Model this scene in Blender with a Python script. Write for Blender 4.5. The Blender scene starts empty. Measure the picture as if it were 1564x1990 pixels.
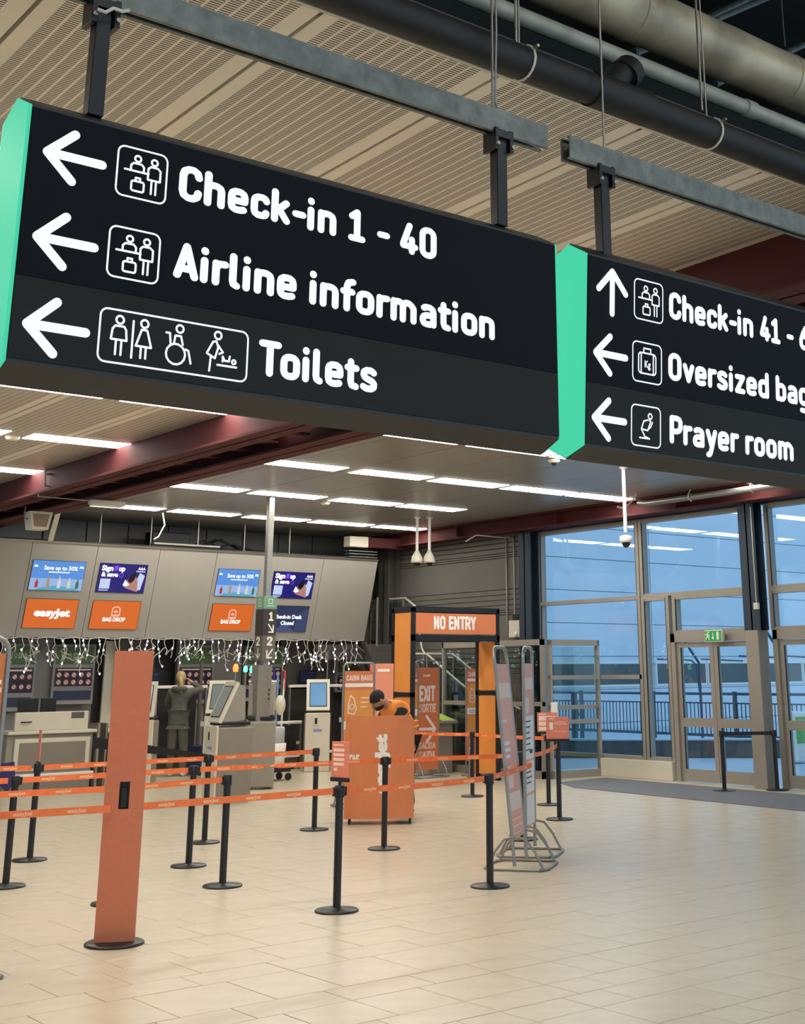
import bpy, bmesh, math, random
from mathutils import Vector, Matrix
random.seed(7)
S = bpy.context.scene
C = S.collection
pi = math.pi
# ---------------------------------------------------------------- camera
YAW, PITCH, ROLL, FPX, CX, CY, HC = -.7023, .2963, -.0092, 2513.8, 965.1, 539.9, 1.75
cyw, syw, cp, sp, cr, sr = math.cos(YAW), math.sin(YAW), math.cos(PITCH), math.sin(PITCH), math.cos(ROLL), math.sin(ROLL)
FWD = Vector((-syw*cp, cyw*cp, sp)); RGT0 = Vector((cyw, syw, 0)); UP0 = RGT0.cross(FWD)
RGT = cr*RGT0 + sr*UP0; UP = -sr*RGT0 + cr*UP0
O = Vector((0, 0, HC))
cam = bpy.data.cameras.new('camera'); camo = bpy.data.objects.new('camera', cam); C.objects.link(camo)
M = Matrix((RGT, UP, -FWD)).transposed().to_4x4(); M.translation = O
camo.matrix_world = M
cam.sensor_fit = 'VERTICAL'; cam.sensor_height = 24.0; cam.lens = FPX/1990*24.0
cam.shift_x = -(CX-782)/1990; cam.shift_y = (CY-995)/1990
cam.clip_start = .05; cam.clip_end = 400
S.camera = camo
def at(px, py, X=None, Y=None, Z=None):      # the point of a real plane seen at a photo pixel
    d = RGT*((px-CX)/FPX) - UP*((py-CY)/FPX) + FWD
    if X is not None: t = (X-O.x)/d.x
    elif Y is not None: t = (Y-O.y)/d.y
    else: t = (Z-O.z)/d.z
    return O + d*t
# ---------------------------------------------------------------- sky and exposure
w = bpy.data.worlds.new('sky'); S.world = w; w.use_nodes = True
wn = w.node_tree; bg = wn.nodes['Background']
tc = wn.nodes.new('ShaderNodeTexCoord'); sep = wn.nodes.new('ShaderNodeSeparateXYZ'); rp = wn.nodes.new('ShaderNodeValToRGB')
wn.links.new(tc.outputs['Generated'], sep.inputs[0]); wn.links.new(sep.outputs[2], rp.inputs[0])
rp.color_ramp.elements[0].position = 0; rp.color_ramp.elements[0].color = (.46, .61, .76, 1)
rp.color_ramp.elements[1].position = .7; rp.color_ramp.elements[1].color = (.22, .41, .64, 1)
wn.links.new(rp.outputs[0], bg.inputs[0]); bg.inputs[1].default_value = 1.75
S.view_settings.view_transform = 'Standard'; S.view_settings.look = 'None'
S.view_settings.exposure = 0.0; S.view_settings.gamma = 1.0; S.view_settings.use_curve_mapping = False
TUBE = 17.5          # brightness of the fluorescent tubes

# ---------------------------------------------------------------- materials
MATS = {}
def mat(name, col, rough=.5, metal=0, emit=0, noise=.05, scale=6, spec=.5, bump=0, ecol=None):
    if name in MATS: return MATS[name]
    m = bpy.data.materials.new(name); m.use_nodes = True; n = m.node_tree; b = n.nodes['Principled BSDF']
    b.inputs['Roughness'].default_value = rough; b.inputs['Metallic'].default_value = metal
    b.inputs['Specular IOR Level'].default_value = spec
    b.inputs['Base Color'].default_value = (*col, 1)
    if noise:
        t = n.nodes.new('ShaderNodeTexCoord'); ns = n.nodes.new('ShaderNodeTexNoise'); ns.inputs['Scale'].default_value = scale
        ns.inputs['Detail'].default_value = 4
        r = n.nodes.new('ShaderNodeValToRGB'); k = noise
        r.color_ramp.elements[0].position = .3; r.color_ramp.elements[1].position = .7
        r.color_ramp.elements[0].color = tuple(max(0, c*(1-k)) for c in col)+(1,)
        r.color_ramp.elements[1].color = tuple(min(1, c*(1+k)) for c in col)+(1,)
        n.links.new(t.outputs['Object'], ns.inputs['Vector']); n.links.new(ns.outputs['Fac'], r.inputs[0]); n.links.new(r.outputs[0], b.inputs['Base Color'])
        if bump:
            bp = n.nodes.new('ShaderNodeBump'); bp.inputs['Strength'].default_value = bump; bp.inputs['Distance'].default_value = .01
            n.links.new(ns.outputs['Fac'], bp.inputs['Height']); n.links.new(bp.outputs[0], b.inputs['Normal'])
    if emit:
        for l_ in list(b.inputs['Base Color'].links): n.links.remove(l_)
        b.inputs['Base Color'].default_value = tuple(c*.12 for c in col)+(1,)
        b.inputs['Emission Color'].default_value = (*(ecol or col), 1); b.inputs['Emission Strength'].default_value = emit
    MATS[name] = m; return m
def sc(r, g, b):
    f = lambda c: ((c/255+.055)/1.055)**2.4 if c > 10 else c/255/12.92
    return (f(r), f(g), f(b))
def glass(name, tint=(.85, .93, .97), refl=1.5):
    m = bpy.data.materials.new(name); m.use_nodes = True; n = m.node_tree
    for x in list(n.nodes): n.nodes.remove(x)
    o = n.nodes.new('ShaderNodeOutputMaterial'); mx = n.nodes.new('ShaderNodeMixShader'); tr = n.nodes.new('ShaderNodeBsdfTransparent')
    gl = n.nodes.new('ShaderNodeBsdfGlossy'); fr = n.nodes.new('ShaderNodeFresnel')
    tr.inputs[0].default_value = (*tint, 1); gl.inputs['Roughness'].default_value = .01; geo = n.nodes.new('ShaderNodeNewGeometry'); mr = n.nodes.new('ShaderNodeMapRange'); n.links.new(geo.outputs['Backfacing'], mr.inputs[0])
    mr.inputs[3].default_value = refl; mr.inputs[4].default_value = 1/refl; n.links.new(mr.outputs[0], fr.inputs[0])
    ns = n.nodes.new('ShaderNodeTexNoise'); ns.inputs['Scale'].default_value = .6
    bp = n.nodes.new('ShaderNodeBump'); bp.inputs['Strength'].default_value = .02; bp.inputs['Distance'].default_value = .02
    n.links.new(ns.outputs[0], bp.inputs['Height']); n.links.new(bp.outputs[0], gl.inputs['Normal'])
    n.links.new(fr.outputs[0], mx.inputs[0]); n.links.new(tr.outputs[0], mx.inputs[1]); n.links.new(gl.outputs[0], mx.inputs[2]); n.links.new(mx.outputs[0], o.inputs[0])
    MATS[name] = m; return m
TILE = mat('floor_tile', sc(208, 193, 166), .28, noise=.07, scale=5, bump=.08)
GROUT = mat('floor_grout', sc(92, 80, 66), .8)
BLACK = mat('black_metal', sc(22, 22, 24), .35, noise=.1)
BLACKP = mat('black_plastic', sc(18, 18, 20), .5, noise=.1)
ORANGE = mat('orange_print', sc(218, 124, 76), .5, noise=.03)
RUST = mat('burnt_orange_panel', sc(206, 118, 84), .45, noise=.04, scale=30)
AMBER = mat('amber_panel', sc(232, 148, 68), .5, noise=.05, scale=3)
BELT = mat('orange_webbing', sc(244, 122, 64), .55, noise=.08, scale=20)
BELTTXT = mat('belt_lettering', sc(255, 190, 140), .6)
WHITE = mat('white_print', sc(245, 238, 228), .5, noise=.02)
PINKW = mat('pale_print', sc(246, 214, 196), .5, noise=.02)
STEEL = mat('brushed_steel', sc(165, 160, 150), .35, .8, noise=.08, scale=3)
TUBEG = mat('grey_tube', sc(150, 148, 142), .35, .6, noise=.05)
GALV = mat('galvanised_rail', sc(120, 124, 118), .5, .7, noise=.25, scale=14)
GREYP = mat('grey_laminate', sc(150, 143, 132), .5, noise=.03)
GREYD = mat('dark_grey_panel', sc(92, 88, 82), .6, noise=.06, scale=2)
GREYB = mat('bulkhead_grey', sc(160, 154, 143), .6, noise=.03, scale=1.5)
CREAM = mat('cream_casing', sc(214, 206, 186), .4, noise=.02)
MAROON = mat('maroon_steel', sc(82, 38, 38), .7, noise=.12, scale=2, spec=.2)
CEILW = mat('ceiling_panel_metal', sc(156, 152, 142), .3, .2, noise=.04, scale=1)
DARKV = mat('roof_deck_dark', sc(44, 44, 38), .9, noise=.2, scale=1)
FRAMEG = mat('window_frame_grey', sc(158, 150, 138), .45, .2, noise=.03)
STEELB = mat('blue_black_column', sc(38, 52, 66), .5, noise=.1)
CLAD = mat('wall_cladding_grey', sc(108, 104, 96), .55, .1, noise=.06, scale=1.5)
PIPEB = mat('black_pipe', sc(26, 25, 22), .6, noise=.2, scale=2)
DUCT = mat('foil_duct', sc(182, 166, 136), .4, .3, noise=.35, scale=3, bump=.5)
SCRW = mat('screen_white', (.9, .95, 1), .3, emit=1.6, noise=0)
TUBEM = mat('tube_light', (1, .97, .9), .5, emit=TUBE, noise=0)
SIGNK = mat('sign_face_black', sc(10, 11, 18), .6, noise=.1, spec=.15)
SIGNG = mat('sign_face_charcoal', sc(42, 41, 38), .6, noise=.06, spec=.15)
SIGNH = mat('sign_housing', sc(34, 34, 34), .45, noise=.1)
SIGNL = mat('sign_lit_white', (.86, .93, 1), .4, emit=1.05, noise=0)
SIGNE = mat('sign_lit_green', sc(70, 226, 178), .5, emit=.78, noise=.02, ecol=sc(76, 228, 180), spec=.1)
GLASSW = glass('window_glass', (.90, .96, .99), 1.5)
GLASSI = glass('partition_glass', (.80, .86, .85), 1.45)
def scr(name, c, e=1.0): return mat(name, c, .35, emit=e, noise=.06, scale=2)
# perforated ceiling metal: slots only give relief, drawn on each real panel
def perforated():
    m = bpy.data.materials.new('perforated_ceiling_metal'); m.use_nodes = True; n = m.node_tree; b = n.nodes['Principled BSDF']
    t = n.nodes.new('ShaderNodeTexCoord'); s = n.nodes.new('ShaderNodeSeparateXYZ'); n.links.new(t.outputs['Object'], s.inputs[0])
    def mth(op, a, c=None, v=None):
        k = n.nodes.new('ShaderNodeMath'); k.operation = op
        n.links.new(a, k.inputs[0])
        if c is not None: n.links.new(c, k.inputs[1])
        if v is not None: k.inputs[1].default_value = v
        return k.outputs[0]
    u = mth('SUBTRACT', s.outputs[0], v=.1)
    band = mth('LESS_THAN', mth('FRACT', mth('DIVIDE', u, v=.0767)), v=.82)
    slot = mth('LESS_THAN', mth('FRACT', mth('DIVIDE', s.outputs[1], v=.021)), v=.55)
    ins = mth('MULTIPLY', mth('GREATER_THAN', s.outputs[0], v=.1), mth('LESS_THAN', s.outputs[0], v=1.018))
    f = mth('MULTIPLY', mth('MULTIPLY', band, slot), ins)
    mx = n.nodes.new('ShaderNodeMix'); mx.data_type = 'RGBA'
    mx.inputs[6].default_value = (*sc(240, 230, 212), 1); mx.inputs[7].default_value = (*sc(104, 96, 84), 1)
    n.links.new(f, mx.inputs[0]); n.links.new(mx.outputs[2], b.inputs['Base Color'])
    b.inputs['Roughness'].default_value = .4; b.inputs['Metallic'].default_value = .1
    return m
PERF = perforated()

# ---------------------------------------------------------------- mesh builder
class MB:
    def __init__(s): s.v = []; s.f = []; s.sm = []
    def add(s, vs, fs, smooth=False):
        o = len(s.v); s.v += [tuple(v) for v in vs]; s.f += [tuple(i+o for i in f) for f in fs]; s.sm += [smooth]*len(fs); return s
    def box(s, x0, x1, y0, y1, z0, z1):
        return s.add([(x0,y0,z0),(x1,y0,z0),(x1,y1,z0),(x0,y1,z0),(x0,y0,z1),(x1,y0,z1),(x1,y1,z1),(x0,y1,z1)],
                     [(0,3,2,1),(4,5,6,7),(0,1,5,4),(1,2,6,5),(2,3,7,6),(3,0,4,7)])
    def bbox(s, x0, x1, y0, y1, z0, z1, c=.01):      # box with chamfered vertical and horizontal edges
        c = min(c, abs(x1-x0)*.45, abs(y1-y0)*.45, abs(z1-z0)*.45)
        bm = bmesh.new(); bmesh.ops.create_cube(bm, size=1)
        for v in bm.verts: v.co = Vector(((x0+x1)/2+v.co.x*(x1-x0), (y0+y1)/2+v.co.y*(y1-y0), (z0+z1)/2+v.co.z*(z1-z0)))
        bmesh.ops.bevel(bm, geom=bm.edges[:], offset=c, segments=2, affect='EDGES', profile=.5)
        bm.verts.index_update()
        s.add([v.co[:] for v in bm.verts], [[v.index for v in f.verts] for f in bm.faces]); bm.free(); return s
    def prism(s, pts, a, b, axis='Y'):                # polygon in the other two axes, extruded from a to b
        n = len(pts)
        P = {'Y': lambda p, t: (p[0], t, p[1]), 'X': lambda p, t: (t, p[0], p[1]), 'Z': lambda p, t: (p[0], p[1], t)}[axis]
        vs = [P(p, a) for p in pts]+[P(p, b) for p in pts]
        fs = [tuple(range(n)), tuple(range(2*n-1, n-1, -1))]+[(i, (i+1) % n, n+(i+1) % n, n+i) for i in range(n)]
        return s.add(vs, fs)
    def bar(s, p, q, w, h=None, up=(0, 0, 1)):        # rectangular bar
        h = h or w; p = Vector(p); q = Vector(q); d = (q-p).normalized(); u = Vector(up)
        if abs(d.dot(u)) > .98: u = Vector((0, 1, 0))
        r = d.cross(u).normalized(); u = r.cross(d).normalized()
        vs = [p+r*a*w/2+u*b*h/2 for a, b in ((-1,-1),(1,-1),(1,1),(-1,1))]+[q+r*a*w/2+u*b*h/2 for a, b in ((-1,-1),(1,-1),(1,1),(-1,1))]
        return s.add(vs, [(0,1,2,3),(7,6,5,4),(0,4,5,1),(1,5,6,2),(2,6,7,3),(3,7,4,0)])
    def tube(s, path, r, n=10, caps=True):
        path = [Vector(p) for p in path]; rs = r if isinstance(r, (list, tuple)) else [r]*len(path)
        vs = []; fs = []; pu = None
        for i, p in enumerate(path):
            d = ((path[min(i+1, len(path)-1)]-p).normalized()+(p-path[max(i-1, 0)]).normalized())
            if d.length < 1e-6: d = path[min(i+1, len(path)-1)]-p
            d.normalize()
            if pu is None:
                pu = Vector((0, 0, 1)) if abs(d.z) < .9 else Vector((1, 0, 0))
            a = d.cross(pu).normalized(); b = a.cross(d).normalized(); pu = b
            vs += [p+(a*math.cos(2*pi*k/n)+b*math.sin(2*pi*k/n))*rs[i] for k in range(n)]
        for i in range(len(path)-1):
            fs += [(i*n+k, i*n+(k+1) % n, (i+1)*n+(k+1) % n, (i+1)*n+k) for k in range(n)]
        s.add(vs, fs, True)
        if caps:
            s.add(vs[:n], [tuple(range(n))]); s.add(vs[-n:], [tuple(range(n-1, -1, -1))])
        return s
    def cyl(s, x, y, z0, z1, r, n=20, r1=None): return s.tube([(x, y, z0), (x, y, z1)], [r, r1 if r1 is not None else r], n)
    def lathe(s, prof, x=0, y=0, z=0, n=24):
        vs = []; m = len(prof)
        for k in range(n):
            a = 2*pi*k/n; vs += [(x+r*math.cos(a), y+r*math.sin(a), z+h) for r, h in prof]
        fs = [(k*m+i, ((k+1) % n)*m+i, ((k+1) % n)*m+i+1, k*m+i+1) for k in range(n) for i in range(m-1)]
        return s.add(vs, fs, True)
    def ell(s, c, rx, ry, rz, n=16, m=10, rot=None):
        vs = []; c = Vector(c)
        for i in range(m+1):
            t = pi*i/m
            for k in range(n):
                a = 2*pi*k/n; v = Vector((rx*math.sin(t)*math.cos(a), ry*math.sin(t)*math.sin(a), rz*math.cos(t)))
                if rot: v = rot @ v
                vs.append(c+v)
        fs = [(i*n+k, (i+1)*n+k, (i+1)*n+(k+1) % n, i*n+(k+1) % n) for i in range(m) for k in range(n)]
        return s.add(vs, fs, True)
    def plane_map(s, flat, o, ux, uz, d=0):           # flat = (verts2d, faces) placed on a real plane
        o = Vector(o); ux = Vector(ux); uz = Vector(uz); nn = ux.normalized().cross(uz.normalized())
        if len(flat[1]) > 1 and sum(len(f) for f in flat[1]) == len(flat[0]):      # separate strokes lie on each other like layers of film
            lay = {}
            for i, f in enumerate(flat[1]):
                for k in f: lay[k] = (i % 14)*4e-5
            return s.add([o+ux*a+uz*b+nn*(d+lay[k]) for k, (a, b) in enumerate(flat[0])], flat[1])
        return s.add([o+ux*a+uz*b+nn*d for a, b in flat[0]], flat[1])
    def build(s, name, m, parent=None, loc=None, kind=None):
        me = bpy.data.meshes.new(name); me.from_pydata(s.v, [], s.f); me.validate(clean_customdata=False)
        if len(me.polygons) == len(s.sm): me.polygons.foreach_set('use_smooth', s.sm)
        for x in (m if isinstance(m, (list, tuple)) else [m]): me.materials.append(x)
        o = bpy.data.objects.new(name, me); C.objects.link(o)
        if parent is not None: o.parent = parent
        if loc: o.location = loc
        if kind: o['kind'] = kind
        return o
def thing(name, label, cat, loc=(0, 0, 0), rotz=0, group=None):
    o = bpy.data.objects.new(name, None); C.objects.link(o); o.location = loc; o.rotation_euler = (0, 0, rotz)
    o.empty_display_size = .1; o['label'] = label; o['category'] = cat
    if group: o['group'] = group
    return o
def tag(o, label, cat, group=None):
    o['label'] = label; o['category'] = cat
    if group: o['group'] = group
    return o
def copy_tree(o, parent=None):
    c = o.copy(); C.objects.link(c); c.parent = parent
    for ch in list(o.children): copy_tree(ch, c)
    return c
# flat lettering ----------------------------------------------------
TCACHE = {}
def letters(txt, off=.02, shear=0):
    key = (txt, off, shear)
    if key in TCACHE: return TCACHE[key]
    c = bpy.data.curves.new('t', 'FONT'); c.body = txt; c.offset = off; c.resolution_u = 3; c.shear = shear
    o = bpy.data.objects.new('t', c); C.objects.link(o); dg = bpy.context.evaluated_depsgraph_get(); dg.update()
    me = bpy.data.meshes.new_from_object(o.evaluated_get(dg))
    vs = [(v.co.x, v.co.y) for v in me.vertices]; fs = [tuple(p.vertices) for p in me.polygons]
    bpy.data.objects.remove(o); bpy.data.curves.remove(c); bpy.data.meshes.remove(me)
    TCACHE[key] = (vs, fs); return vs, fs
CAPH = None
def text(mb, txt, o, ux, uz, x0, x1, z0, cap, off=.02, d=.002, shear=0):
    """baseline at z0, capital height cap, spans x0..x1 in the plane (o, ux, uz)"""
    global CAPH
    if CAPH is None:
        hv = letters('H', 0)[0]; CAPH = max(b for a, b in hv)
    vs, fs = letters(txt, off, shear); a0 = min(a for a, b in vs); a1 = max(a for a, b in vs); k = (x1-x0)/(a1-a0); h = cap/CAPH
    return mb.plane_map(([(x0+(a-a0)*k, z0+b*h) for a, b in vs], fs), o, ux, uz, d)
def strokes(lines, wd, n=10):
    """flat ribbons with round ends; each line a list of 2D points"""
    V = []; F = []
    for ln in lines:
        for i in range(len(ln)-1):
            p = Vector(ln[i]); q = Vector(ln[i+1]); dd = (q-p)
            if dd.length < 1e-9: continue
            dd.normalize(); nn = Vector((-dd.y, dd.x))*wd/2; k = len(V)
            V += [tuple(p-nn), tuple(q-nn), tuple(q+nn), tuple(p+nn)]; F.append((k, k+1, k+2, k+3))
        for p in ln:
            k = len(V); V += [(p[0]+wd/2*math.cos(2*pi*j/n), p[1]+wd/2*math.sin(2*pi*j/n)) for j in range(n)]; F.append(tuple(range(k, k+n)))
    return V, F
def circ(x, y, r, n=14, a0=0, a1=2*pi): return [(x+r*math.cos(a0+(a1-a0)*i/n), y+r*math.sin(a0+(a1-a0)*i/n)) for i in range(n+1)]
def rrect(x0, x1, y0, y1, r, n=5):
    P = []
    for cx_, cy_, a in ((x1-r, y1-r, 0), (x0+r, y1-r, pi/2), (x0+r, y0+r, pi), (x1-r, y0+r, 3*pi/2)):
        P += [(cx_+r*math.cos(a+pi/2*i/n), cy_+r*math.sin(a+pi/2*i/n)) for i in range(n+1)]
    return P+[P[0]]
def xf(lines, x, z, sx, sz): return [[(x+a*sx, z+b*sz) for a, b in l] for l in lines]
ICON_DESK = [circ(.40, .80, .062), circ(.74, .80, .062),
             [(.27, .55), (.27, .65), (.32, .70), (.48, .70), (.53, .65), (.53, .55)], [(.15, .54), (.63, .54)],
             [(.62, .43), (.62, .65), (.67, .70), (.81, .70), (.87, .65), (.87, .43), (.62, .43)], [(.70, .41), (.70, .15)], [(.79, .41), (.79, .15)],
             rrect(.30, .55, .14, .34, .04), [(.38, .35), (.38, .41), (.47, .41), (.47, .35)]]
ICON_KG = [rrect(.20, .80, .22, .74, .09), [(.29, .22), (.29, .74)], [(.71, .22), (.71, .74)], [(.38, .75), (.38, .86), (.62, .86), (.62, .75)]]
ICON_PRAY = [circ(.64, .76, .065), [(.55, .66), (.42, .62), (.34, .42), (.56, .40), (.66, .64), (.60, .66)], [(.60, .45), (.66, .50), (.72, .62)], [(.34, .42), (.46, .24), (.62, .20), (.28, .20)]]
def hc(x, y, r=.075): return [(x+r*.323*math.cos(2*pi*i/14), y+r*math.sin(2*pi*i/14)) for i in range(15)]
ICON_WC = [hc(.125, .82), [(.075, .44), (.082, .64), (.098, .70), (.155, .70), (.168, .64), (.175, .44), (.075, .44)], [(.108, .42), (.108, .16)], [(.143, .42), (.143, .16)],
           [(.212, .84), (.212, .14)],
           hc(.285, .82), [(.236, .38), (.268, .70), (.304, .70), (.336, .38), (.236, .38)], [(.27, .36), (.27, .16)], [(.302, .36), (.302, .16)],
           hc(.52, .84), hc(.50, .34, .20), [(.430, .73), (.455, .73), (.462, .54)], [(.485, .54), (.492, .70), (.53, .70), (.545, .54)], [(.565, .46), (.585, .44), (.605, .20)],
           hc(.785, .84), [(.712, .46), (.752, .70), (.776, .72), (.79, .60), (.77, .38), (.712, .46)], [(.785, .66), (.825, .52), (.80, .48)], [(.742, .42), (.735, .12)],
           [(.79, .26), (.925, .26)], [(.825, .34), (.825, .44), (.84, .36), (.87, .36), (.875, .46)], hc(.905, .36, .04)]
h_ = .095
XA = [(.095, .46), (.11, .56), (.17, .615), (.25, .625), (.34, .615), (.42, .57), (.445, .48), (.445, h_)]
BOWL = rrect(.095, .455, h_, .625, .15)
GLY = {
 'n': (.62, [[(h_, h_), (h_, .625)], XA]), 'h': (.62, [[(h_, h_), (h_, .905)], XA]),
 'm': (.93, [[(h_, h_), (h_, .625)], [(h_, .46), (.12, .57), (.19, .62), (.28, .62), (.36, .57), (.385, .48), (.385, h_)], [(.385, .46), (.41, .57), (.48, .62), (.57, .62), (.65, .57), (.675+.05, .48), (.725, h_)]]),
 'r': (.44, [[(h_, h_), (h_, .625)], [(h_, .46), (.12, .56), (.19, .61), (.33, .62)]]),
 'i': (.30, [[(h_, h_), (h_, .625)], [(h_, .875), (h_, .90)]]), 'l': (.36, [[(h_, .905), (h_, .22), (.12, .13), (.20, h_)]]),
 't': (.45, [[(.155, .80), (.155, .22), (.19, .12), (.31, h_)], [(.03+.03, .625), (.32, .625)]]),
 'f': (.44, [[(.165, h_), (.165, .76), (.21, .87), (.34, .905)], [(.06, .60), (.32, .60)]]),
 'e': (.61, [[(.10, .355), (.445, .355), (.445, .48), (.42, .57), (.34, .62), (.20, .62), (.12, .57), (.095, .48), (.095, .24), (.12, .14), (.2, h_), (.33, h_), (.42, .12)]]),
 'c': (.56, [[(.42, .53), (.39, .60), (.32, .625), (.20, .62), (.12, .57), (.095, .48), (.095, .24), (.12, .14), (.2, h_), (.32, h_), (.39, .12), (.42, .19)]]),
 'o': (.62, [BOWL]),
 'a': (.62, [[(.13, .59), (.2, .625), (.33, .62), (.42, .57), (.445, .48), (.445, h_)], [(.445, .37), (.22, .37), (.13, .33), (.095, .26), (.095, .19), (.13, .12), (.2, h_), (.33, h_), (.44, .17)]]),
 's': (.58, [[(.41, .57), (.33, .625), (.2, .625), (.11, .57), (.10, .48), (.14, .41), (.25, .36), (.36, .32), (.42, .25), (.41, .15), (.33, h_), (.18, h_), (.09, .14)]]),
 'v': (.56, [[(.08, .625), (.25, .11), (.42, .625)]]), 'z': (.57, [[(.09, .625), (.41, .625), (.09, h_), (.42, h_)]]),
 'd': (.62, [BOWL, [(.455, .905), (.455, h_)]]), 'b': (.62, [BOWL, [(.095, .905), (.095, h_)]]),
 'g': (.62, [BOWL, [(.455, .625), (.455, -.06), (.42, -.15), (.33, -.19), (.14, -.18)]]),
 'y': (.57, [[(.08, .625), (.26, .11)], [(.43, .625), (.22, -.12), (.17, -.19), (.10, -.2)]]),
 'k': (.58, [[(h_, .905), (h_, h_)], [(.41, .625), (.12, .32)], [(.21, .42), (.43, h_)]]),
 '-': (.44, [[(.10, .40), (.31, .40)]]), ' ': (.30, []),
 'C': (.64, [[(.49, .72), (.46, .84), (.36, .905), (.24, .905), (.13, .84), (.095, .72), (.095, .28), (.13, .16), (.24, h_), (.36, h_), (.46, .16), (.49, .28)]]),
 'O': (.68, [rrect(.095, .505, h_, .905, .19)]), 'A': (.64, [[(.07, h_), (.28, .905), (.50, h_)], [(.14, .29), (.42, .29)]]),
 'T': (.58, [[(.06, .905), (.50, .905)], [(.28, .905), (.28, h_)]]),
 'P': (.62, [[(h_, h_), (h_, .905), (.33, .905), (.44, .87), (.49, .77), (.49, .60), (.44, .49), (.33, .44), (.095, .44)]]),
 'N': (.66, [[(h_, h_), (h_, .905), (.47, h_), (.47, .905)]]), 'E': (.58, [[(.45, .905), (h_, .905), (h_, h_), (.45, h_)], [(h_, .51), (.40, .51)]]),
 'R': (.64, [[(h_, h_), (h_, .905), (.33, .905), (.44, .87), (.49, .77), (.49, .60), (.44, .49), (.33, .44), (.095, .44)], [(.32, .44), (.50, h_)]]),
 'Y': (.60, [[(.08, .905), (.28, .48), (.48, .905)], [(.28, .48), (.28, h_)]]), 'X': (.60, [[(.08, .905), (.48, h_)], [(.48, .905), (.08, h_)]]), 'I': (.28, [[(h_, h_), (h_, .905)]]),
 'B': (.62, [[(h_, h_), (h_, .905), (.33, .905), (.44, .87), (.47, .77), (.47, .64), (.42, .54), (.33, .51), (.095, .51)], [(.33, .51), (.45, .46), (.49, .36), (.49, .24), (.44, .13), (.33, h_), (h_, h_)]]),
 'D': (.64, [[(h_, h_), (h_, .905), (.32, .905), (.45, .84), (.50, .70), (.50, .30), (.45, .16), (.32, h_), (h_, h_)]]),
 'G': (.66, [[(.49, .72), (.46, .84), (.36, .905), (.24, .905), (.13, .84), (.095, .72), (.095, .28), (.13, .16), (.24, h_), (.36, h_), (.46, .16), (.49, .28), (.49, .48), (.32, .48)]]),
 'S': (.62, [[(.46, .78), (.42, .87), (.33, .905), (.22, .905), (.12, .84), (.10, .72), (.14, .60), (.28, .52), (.42, .42), (.47, .28), (.44, .16), (.34, h_), (.22, h_), (.12, .13), (.09, .23)]]),
 'L': (.54, [[(h_, .905), (h_, h_), (.43, h_)]]), 'Z': (.58, [[(.08, .905), (.46, .905), (.08, h_), (.47, h_)]]),
 '1': (.56, [[(.09, .76), (.25, .905), (.25, h_)], [(.08, h_), (.41, h_)]]),
 '4': (.62, [[(.29, .905), (.09, .30), (.09, .25), (.48, .25)], [(.37, .48), (.37, h_)]]),
 '0': (.62, [rrect(.095, .465, h_, .905, .17)]), '6': (.62, [rrect(.095, .465, h_, .55, .16), [(.36, .905), (.20, .66), (.095, .40)]]),
}
GLY['2'] = (.60, [[(.10, .72), (.13, .85), (.22, .905), (.33, .905), (.43, .84), (.46, .72), (.42, .58), (.10, .11), (.10, h_), (.47, h_)]])
def din(mb, txt, o, x0, x1, z0, cap, wd=.2, d=.001, ux=(1, 0, 0)):
    P = []; x = 0
    for ch in txt:
        adv, ls = GLY[ch]; P += [[(a+x, b) for a, b in l] for l in ls]; x += adv
    xs = [a for l in P for a, b in l]; a0 = min(xs)-wd/2; a1 = max(xs)+wd/2; k = (x1-x0)/(a1-a0)
    V, F = strokes(P, wd)
    mb.plane_map(([(x0+(a-a0)*k, z0+b*cap) for a, b in V], F), o, ux, (0, 0, 1), d)
def arrow(mb, o, x, z, L, wd, dirn='left', d=.002):
    k = .707
    if dirn == 'left': ln = [[(x, z), (x+L, z)], [(x+L*.47, z+L*.44), (x, z), (x+L*.47, z-L*.44)]]
    elif dirn == 'up': ln = [[(x, z), (x, z-L)], [(x-L*.44, z-L*.47), (x, z), (x+L*.44, z-L*.47)]]
    mb.plane_map(strokes(ln, wd), o, (1, 0, 0), (0, 0, 1), d)

# ================================================================ SETTING
XW = 17.15; CEIL = 4.66
# floor: grout bed plus tiles laid in courses
fl = MB().box(-6, XW, -4, 25.2, -.12, -.004).build('floor', GROUT, kind='structure')
def course_tiles():
    T = []; y = 3.0; k = 0
    HS = [.3, .3, .45, .3, .6, .3, .45]
    while y < 24.7:
        h = HS[k % len(HS)]; x = -2.0-random.choice([0, .15, .3, .45])
        while x < XW:
            wd = random.choice([.3, .45, .6, .6, .45]); 
            if h > .5: wd = random.choice([.6, .6, .45])
            T.append((x, min(x+wd, XW), y, min(y+h, 24.7))); x += wd
        y += h; k += 1
    return T
def seen(x, y, m=.4):
    p = Vector((x, y, 0))-O; z = p.dot(FWD)
    if z < .3: return False
    u = CX+FPX*p.dot(RGT)/z; v = CY-FPX*p.dot(UP)/z
    return -100 < u < 1664 and v < 2090
tiles = [t for t in course_tiles()]
vis = [t for t in tiles if seen((t[0]+t[1])/2, (t[2]+t[3])/2)]
vis.sort(key=lambda t: ((t[0]+t[1])/2)**2+((t[2]+t[3])/2)**2)
near = set(vis[:300]); g = .0032
mc = {}
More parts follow.
